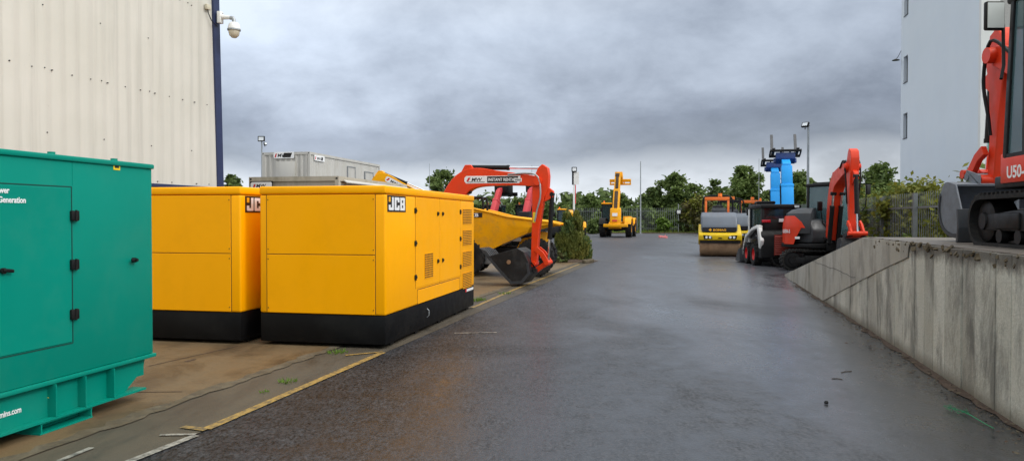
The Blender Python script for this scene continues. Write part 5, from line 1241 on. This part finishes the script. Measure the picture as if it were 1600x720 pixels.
# ================================================================== VEGETATION
def leafmesh(name, parent, clumps, n, size, mats, rnd, aspect=1.6, upright=0.0, shell=.55):
    V, F, MI = [], [], []
    tot = sum(c[3] ** 2 for c in clumps)
    for cx, cy, cz, r, rzs in clumps:
        k = int(n * r * r / tot); mi = rnd.randrange(len(mats)) if rnd.random() < .45 else 0
        for _ in range(k):
            d = Vector((rnd.gauss(0, 1), rnd.gauss(0, 1), rnd.gauss(0, 1))).normalized(); q = r * (shell + (1 - shell) * rnd.random()) if rnd.random() < .75 else r * rnd.random() * 1.15
            p = Vector((cx, cy, cz)) + Vector((d.x * q, d.y * q, d.z * q * rzs))
            u = (d.cross(Vector((rnd.gauss(0, 1), rnd.gauss(0, 1), rnd.gauss(0, 1))))).normalized()
            if upright: u = (u * (1 - upright) + Vector((d.x * .35, d.y * .35, 1)) * upright).normalized()
            w = (u.cross(d + Vector((rnd.gauss(0, .5), rnd.gauss(0, .5), rnd.gauss(0, .5))))).normalized()
            s = size * rnd.uniform(.6, 1.35); a, b = u * s * aspect * .5, w * s * .5; i = len(V)
            V += [p - a, p + b * .8, p + a, p - b * .8]; F.append((i, i + 1, i + 2, i + 3)); MI.append(mi if rnd.random() < .8 else rnd.randrange(len(mats)))
    me = bpy.data.meshes.new(name); me.from_pydata([tuple(v) for v in V], [], F)
    for m in mats: me.materials.append(M[m])
    me.polygons.foreach_set('material_index', MI)
    o = bpy.data.objects.new(name, me); COL.objects.link(o); o.parent = parent; return o
def scatter(name, parent, clumps, n, size, mats, rnd, aspect=1.5):
    """loose leaf clusters: soft-edged, so that the outline frays and the sky shows through"""
    V, F, MI = [], [], []; tot = sum(c[3] ** 2 for c in clumps); g = rnd.gauss
    for cx, cy, cz, r, rzs in clumps:
        mi = rnd.randrange(len(mats))
        for _ in range(max(3, int(n * r * r / tot))):
            p = Vector((cx + g(0, .52) * r, cy + g(0, .52) * r, max(.05, cz + g(0, .52) * r * rzs)))
            u = Vector((g(0, 1), g(0, 1), g(0, .7))).normalized(); w = u.cross(Vector((g(0, 1), g(0, 1), g(0, 1)))).normalized()
            s = size * rnd.uniform(.5, 1.4); a, b = u * s * aspect * .5, w * s * .5; i = len(V)
            V += [p - a, p + b * .8, p + a, p - b * .8]; F.append((i, i + 1, i + 2, i + 3)); MI.append(mi if rnd.random() < .7 else rnd.randrange(len(mats)))
    me = bpy.data.meshes.new(name); me.from_pydata([tuple(v) for v in V], [], F)
    for m in mats: me.materials.append(M[m])
    me.polygons.foreach_set('material_index', MI)
    o = bpy.data.objects.new(name, me); COL.objects.link(o); o.parent = parent; return o
def tree(label, px, ytop, Y, wpx, mats, seed, n=2600, leaf=.42, base=.28, group='trees beyond the yard', gaps=1.0):
    rnd = random.Random(seed); p = P(px, ytop, Y); H = p.z; Wd = wpx * 1.12 * Y / FPX
    t = thing('tree', label, 'tree', (p.x, Y, 0), 0, group); clumps = []; limbs = []
    lean = rnd.uniform(-.12, .12) * Wd
    # a few boughs, each carrying a spray of small clusters
    nb = int(9 + 4 * gaps)
    for i in range(nb):
        f = (i + rnd.random() * .8) / nb; z = H * (base + (1 - base) * (f ** .9)); prof = (1 - f ** 2.2) ** .6 * (.55 + .45 * min(1, f * 3))
        a = i * 2.4 + rnd.uniform(-.5, .5); q = Wd * .50 * prof * rnd.uniform(.6, 1.08)
        bx_, by_ = lean * f + q * math.cos(a), q * math.sin(a); limbs.append((bx_, by_, min(z, H * .96)))
        for j in range(7):
            h = rnd.uniform(.25, 1.1); r = Wd * rnd.uniform(.065, .13) * (1.1 - .35 * f)
            clumps.append((lean * f + q * h * math.cos(a) + rnd.gauss(0, .06) * Wd, q * h * math.sin(a) + rnd.gauss(0, .06) * Wd, min(H - r * .6, z + rnd.gauss(0, .05) * H - (h - .6) * .08 * H), r, rnd.uniform(.6, .9)))
    clumps.append((lean, 0, H - Wd * .05, Wd * .06, .9))
    for j in range(int(8 * min(1, gaps))): clumps.append((lean * .5 + rnd.gauss(0, .08) * Wd, rnd.gauss(0, .08) * Wd, H * rnd.uniform(base + .1, .8), Wd * .13, 1.0))
    scatter('crown', t, clumps, int(n * 1.9), leaf * .8, mats, rnd)
    m = MB('bark'); r0 = max(.07, H * .018); m.tube(catmull([(0, 0, -.1), (r0 * .4, 0, H * .2), (lean * .5 - r0 * .6, r0 * .5, H * .45), (lean, 0, H * .9)], 4), [r0 * (1 - .88 * i / 12) for i in range(13)], 8)
    for c in limbs:
        z = max(H * .15, c[2] - math.hypot(c[0], c[1]) * .7 - H * .06); m.tube([(lean * z / H * .8, 0, z), (c[0] * .5, c[1] * .5, z + (c[2] - z) * .45), c], [r0 * .4, r0 * .25, r0 * .08], 5)
    m.build('trunk', t); return t
def shrub(label, px, ytop, Y, wpx, mats, seed, n=900, leaf=.16, cat='shrub', name='shrub', group=None, base_z=0.0, zs=.9, loc=None, H=None, Wd=None, depth=1.0):
    rnd = random.Random(seed)
    if loc is None: p = P(px, ytop, Y); loc = (p.x, Y, base_z); H = p.z - base_z; Wd = wpx * Y / FPX
    t = thing(name, label, cat, loc, 0, group); cl = []; mm = min(Wd, H)
    for i in range(int(26 * max(1, Wd / H))):
        a = rnd.random() * 6.28; f = rnd.random(); q = Wd * .46 * math.sqrt(rnd.random()) * math.sqrt(max(.05, 1 - f ** 2.5)); r = mm * rnd.uniform(.10, .19)
        cl.append((q * math.cos(a), q * math.sin(a) * depth, max(r * .5, min(H - r * .7, H * (.06 + .92 * f))), r, zs))
    for i in range(6): cl.append(((i - 2.5) / 6 * Wd * .7, 0, H * rnd.uniform(.7, .88), mm * .15, 1))
    scatter('foliage', t, cl, int(n * 1.3), leaf * .9, mats, rnd)
    m = MB('bark')
    for i in range(5):
        c = cl[i]; m.tube([(c[0] * .15, c[1] * .15, 0), (c[0] * .6, c[1] * .6, c[2] * .6), (c[0], c[1], c[2])], [.035, .025, .01], 5)
    m.build('stem', t); return t
LM = ['leaf', 'leafdark', 'leaf']; DM = ['leafdark', 'leaf', 'leafdark']
tree('leafy tree between the navy warehouse corner and the pale site cabin', 369, 274, 72, 40, DM, 1, 1500)
tree('loose dark tree left of the red boom, behind the antenna mast', 684, 267, 78, 68, DM, 2, 1900, gaps=.7)
tree('tall spreading tree at the far end right of the thin mast', 1062, 272, 100, 72, LM, 3, 3000, .46)
tree('lower tree left of the tall spreading one, behind the thin mast', 1022, 294, 101, 46, DM, 4, 1600, .44)
tree('slim open tree just left of the rollers', 1117, 281, 96, 34, DM, 5, 1000, .4, gaps=.6)
tree('large round tree above the rollers', 1161, 261, 88, 66, LM, 6, 3000, .42)
tree('tree showing between the blue booms and the lamp pole', 1252, 269, 84, 70, LM, 7, 2600, .4)
tree('round tree at the foot of the pale tower, left of its edge', 1378, 258, 66, 74, LM, 8, 3200, .32)
tree('tree behind the orange red excavator boom', 1322, 270, 80, 60, LM, 9, 2200, .38)
tree('dark tree behind the blue booms', 1205, 300, 92, 60, DM, 10, 1800, .42)
tree('green tree behind the conifer and the hidden telehandler', 922, 306, 98, 52, LM, 12, 1700, .44, base=.1)
tree('dark tree behind the raised yellow boom', 975, 303, 100, 50, DM, 13, 1600, .44, base=.1)
tree('dark low tree behind the dumper skip, left of the red boom heads', 757, 318, 70, 60, DM, 14, 1300, .34, base=.08)
tree('low tree between the two red boom heads', 808, 310, 78, 70, DM, 15, 1500, .36, base=.08)
tree('dark tree behind the excavator arm, above the skip lip', 846, 296, 80, 52, DM, 16, 1500, .36, base=.1)
tree('tree behind the conifer tip, left of the sign post', 882, 316, 95, 40, LM, 17, 1100, .42, base=.1)
tree('low tree behind the white mast foot and fence', 1000, 318, 103, 40, LM, 18, 1000, .44, base=.05)
tree('low green tree behind the pale bright bush', 1040, 322, 105, 60, LM, 19, 1300, .46, base=.05)
tree('tree rising behind the ivy hedge by the tower foot', 1440, 295, 58, 60, LM, 20, 1200, .3, base=.1)
tree('dark tree beyond the site cabins', 560, 296, 75, 90, DM, 22, 1300, .34, base=.1)
tree('dark tree beyond the yellow excavator boom', 630, 300, 82, 60, DM, 23, 1000, .36, base=.1)
for i, (px, yt, Y, w, lab) in enumerate(((1092, 308, 108, 60, 'broad low tree behind the olive bush left of the rollers'), (1136, 300, 104, 54, 'broad tree filling the gap left of the large round tree'), (1188, 302, 100, 56, 'broad tree right of the large round tree, beside the blue booms'), (1232, 296, 98, 60, 'broad tree seen between the two blue booms and the lamp pole'), (1290, 292, 90, 64, 'broad tree behind the dark cab of the excavator past the ramp'), (1350, 290, 84, 60, 'broad tree right of the excavator past the ramp'), (1405, 286, 74, 56, 'broad tree at the left edge of the pale tower'), (955, 312, 104, 60, 'low broad tree left of the raised yellow boom'), (862, 314, 92, 54, 'low broad tree between the excavator arm and the sign post'), (720, 316, 90, 70, 'low tree under the arch of the red boom'))):
    tree(lab, px, yt, Y, w, LM if i % 2 else DM, 100 + i, 1700, .44, base=.06, gaps=1.2)
# shrubs
shrub('round bright green bush in front of the palisade fence', 1036, 341, 83.6, 27, ['leafbright', 'leafbright', 'leaf'], 30, 900, .28)
shrub('large olive brown bush at the fence left of the rollers', 1090, 309, 84, 52, ['leafbrown', 'leafbrown', 'leafyellow'], 31, 2600, .30)
shrub('smaller olive bush left of the large olive brown one', 1068, 330, 84.5, 26, ['leafbrown', 'leafdark'], 32, 900, .28)
shrub('dark clipped bush left of the yellow telehandler', 932, 343, 80, 30, DM, 33, 1200, .26)
shrub('dark bush behind the tandem rollers', 1140, 322, 80, 70, DM, 34, 2200, .32)
shrub('dark bush behind the small black loader', 1215, 316, 78, 90, ['leaf', 'leafdark', 'leafyellow'], 35, 2600, .32)
shrub('green bush behind the orange red excavator cab', 1290, 310, 70, 80, ['leaf', 'leafyellow', 'leafdark'], 36, 2200, .3)
for i, (px, yt, w) in enumerate(((950, 333, 34), (985, 330, 40), (1012, 331, 34), (1052, 334, 36), (1115, 328, 30))):
    shrub(('dense bush behind the palisade fence under the green tree', 'dense bush behind the fence right of the yellow telehandler', 'dense bush behind the fence at the foot of the thin mast', 'dense bush behind the fence by the small floodlight', 'dense bush behind the fence left of the rollers')[i], px, yt - 5, 91, w + 34, DM if i % 2 else LM, 40 + i, 2200, .36, group='bushes behind the far fence')
for i in range(9):
    Y = 15.5 + i * 2.5; x = fx(Y) + .95 + (i % 3) * .15
    lab = ('yellow green hedge shrub behind the fence at the right edge, beyond the platform', 'yellow green hedge shrub behind the fence above the excavator tracks', 'yellow green hedge shrub behind the fence above the grey bucket', 'yellow green hedge shrub behind the fence left of the grey bucket', 'hedge shrub behind the fence below the right part of the tower wall', 'hedge shrub behind the fence below the middle of the tower wall', 'hedge shrub behind the fence below the slit windows of the tower', 'hedge shrub behind the fence just left of the tower edge', 'darker hedge shrub behind the fence nearest the orange red excavator')[i]
    shrub(lab, 0, 0, 0, 0, ['leafyellow', 'leaf', 'leafyellow'] if i < 6 else ['leaf', 'leafdark', 'leafyellow'], 60 + i, 6500, .125, group='hedge shrubs behind the right fence', loc=(x, Y, 0), H=2.62 + .2 * math.sin(i * 2.3), Wd=3.0, depth=.6)
# conifer
cl_ = P(893, 408, 29.0); rnd = random.Random(77); Hc_ = P(890, 322, 29).z
t = thing('conifer', 'bushy pointed golden green conifer at the kerb right of the black bucket', 'conifer', (cl_.x, 29, 0)); cl = []
for i in range(70):
    f = rnd.random() ** 1.2; a = rnd.random() * 6.28
    lob = -.16 if rnd.random() < .5 else .2; hh = Hc_ if lob < 0 else Hc_ * .90
    q = .42 * (1 - f ** 1.7) * math.sqrt(rnd.uniform(.3, 1)); cl.append((lob * (1 - f * .3) * 1.3 + q * math.cos(a), q * math.sin(a), .22 + (hh - .3) * f, .20 * (1 - .65 * f) + .03, 1.7))
cl.append((-.18, 0, Hc_ - .14, .045, 3)); cl.append((.22, 0, Hc_ * .92 - .14, .045, 3))
leafmesh('foliage', t, cl, 22000, .062, ['conifer', 'conifer', 'leafdark'], rnd, 2.4, .65, .5)
m = MB('bark'); m.tube([(-.05, 0, 0), (-.15, 0, Hc_ * .8)], [.07, .015], 7); m.tube([(.05, 0, 0), (.2, 0, Hc_ * .7)], [.06, .015], 7); m.build('trunk', t)
# soil bed round the conifer
m = MB('brownearth'); q = [(cl_.x + 1.05 * math.cos(a * .393) * (1 + .1 * math.sin(a * 2)), 29 + .75 * math.sin(a * .393), .02 + 0 * a) for a in range(16)]
bm_ = m.bm; ce = bm_.verts.new((cl_.x, 29, .22)); vs = [bm_.verts.new(p) for p in q]
for i in range(16): bm_.faces.new((vs[i], vs[(i + 1) % 16], ce))
tag(m.build('soil_mound'), kind='structure')
k = MB('white'); k.use('rough_edge'); k.box((0, 0, .07), (.75, .16, .14), None, .03); o = tag(k.build('kerb_stone'), 'pale loose kerb stone lying at the foot of the conifer', 'kerb stone'); o.location = (cl_.x + .55, 28.0, 0); o.rotation_euler = (0, 0, 1.0)
shrub('low reddish brown plant spreading below the conifer', 870, 392, 28.4, 45, ['leafbrown', 'leafdark'], 80, 900, .07)
# far wood closing the horizon
rnd = random.Random(90); V = []
for i in range(110):
    x = -150 + i * 3.2 + rnd.uniform(-1, 1); r = rnd.uniform(2.4, 4.2); V.append((x, 165 + rnd.uniform(-8, 8), rnd.uniform(1.5, 6.0), r, .9))
wd = leafmesh('far_wood', None, V, 14000, 1.1, ['leafdark', 'leaf', 'leafdark'], rnd); tag(wd, kind='stuff')
# ================================================================== LIGHT
w = bpy.data.worlds.new('World'); SC.world = w; w.use_nodes = True; nt = w.node_tree; bg = nt.nodes['Background']
SUN_AZ, SUN_EL = R(112), R(38)      # azimuth clockwise from +Y (view direction): from the right, slightly behind the camera
sky = N(nt, 'ShaderNodeTexSky', sky_type='NISHITA', sun_disc=False, sun_elevation=SUN_EL, sun_rotation=SUN_AZ)
tcg = N(nt, 'ShaderNodeTexCoord'); sep = N(nt, 'ShaderNodeSeparateXYZ'); L(nt, tcg.outputs['Generated'], sep.inputs[0])
zc_ = math_(nt, 'MAXIMUM', sep.outputs[2], 0.0); den = math_(nt, 'ADD', zc_, .42)
cmb = N(nt, 'ShaderNodeCombineXYZ'); L(nt, math_(nt, 'DIVIDE', sep.outputs[0], den), cmb.inputs[0]); L(nt, math_(nt, 'DIVIDE', sep.outputs[1], den), cmb.inputs[1])
cmb.inputs[2].default_value = 3.3
n1 = noise(nt, cmb.outputs[0], .95, 4, .5, .2); n2 = noise(nt, cmb.outputs[0], 3.3, 7, .6, .15)
ns = math_(nt, 'MULTIPLY_ADD', n1, .56, math_(nt, 'MULTIPLY', n2, .44))       # ~.5 mean
el = math_(nt, 'ADD', zc_, math_(nt, 'MULTIPLY', math_(nt, 'SUBTRACT', ns, .5), .22))
el = math_(nt, 'ADD', el, math_(nt, 'MULTIPLY', sep.outputs[0], -.03))
base = ramp(nt, el, [(.0, (8.8, 9.2, 9.7)), (.05, (7.8, 8.3, 9.1)), (.078, (3.9, 4.35, 5.2)), (.12, (3.45, 3.9, 4.85)), (.18, (4.6, 5.2, 6.3)), (.25, (5.3, 6.0, 7.2)), (.5, (6.8, 7.2, 7.7)), (1.0, (12.0, 12.2, 12.3))])
cl = mix(nt, ramp(nt, ns, [(.38, 0.0), (.62, 1.0)]), mix(nt, 1.0, base, (.60, .615, .635), 'MULTIPLY'), mix(nt, 1.0, base, (1.24, 1.24, 1.22), 'MULTIPLY'))
# the cloud deck is thinner, and so brighter, towards the sun
sdir = (math.sin(SUN_AZ), math.cos(SUN_AZ), .5)
dp = N(nt, 'ShaderNodeVectorMath', operation='DOT_PRODUCT'); L(nt, tcg.outputs['Generated'], dp.inputs[0]); dp.inputs[1].default_value = Vector(sdir).normalized()
xg = math_(nt, 'MAXIMUM', math_(nt, 'MULTIPLY_ADD', sep.outputs[0], -.36, .9), .55)
cx_ = N(nt, 'ShaderNodeCombineXYZ'); [L(nt, xg, q) for q in cx_.inputs]
cl = mix(nt, 1.0, cl, cx_.outputs[0], 'MULTIPLY')
gl = ramp(nt, dp.outputs['Value'], [(.15, (1, 1, 1)), (.95, (3.4, 3.3, 3.1))])
cl = mix(nt, 1.0, cl, gl, 'MULTIPLY')
L(nt, mix(nt, .94, sky.outputs[0], cl), bg.inputs['Color']); bg.inputs['Strength'].default_value = .115
sd = bpy.data.lights.new('sun', 'SUN'); sd.energy = 1.2; sd.angle = R(16); sd.color = (1.0, .97, .93)
so = bpy.data.objects.new('sun', sd); COL.objects.link(so)
v = Vector((math.sin(SUN_AZ) * math.cos(SUN_EL), math.cos(SUN_AZ) * math.cos(SUN_EL), math.sin(SUN_EL)))
so.rotation_euler = v.to_track_quat('Z', 'Y').to_euler()
SC.view_settings.view_transform = 'Standard'; SC.view_settings.look = 'None'; SC.view_settings.exposure = .11; SC.view_settings.gamma = 1
SC.cycles.max_bounces = 8; SC.cycles.transparent_max_bounces = 12
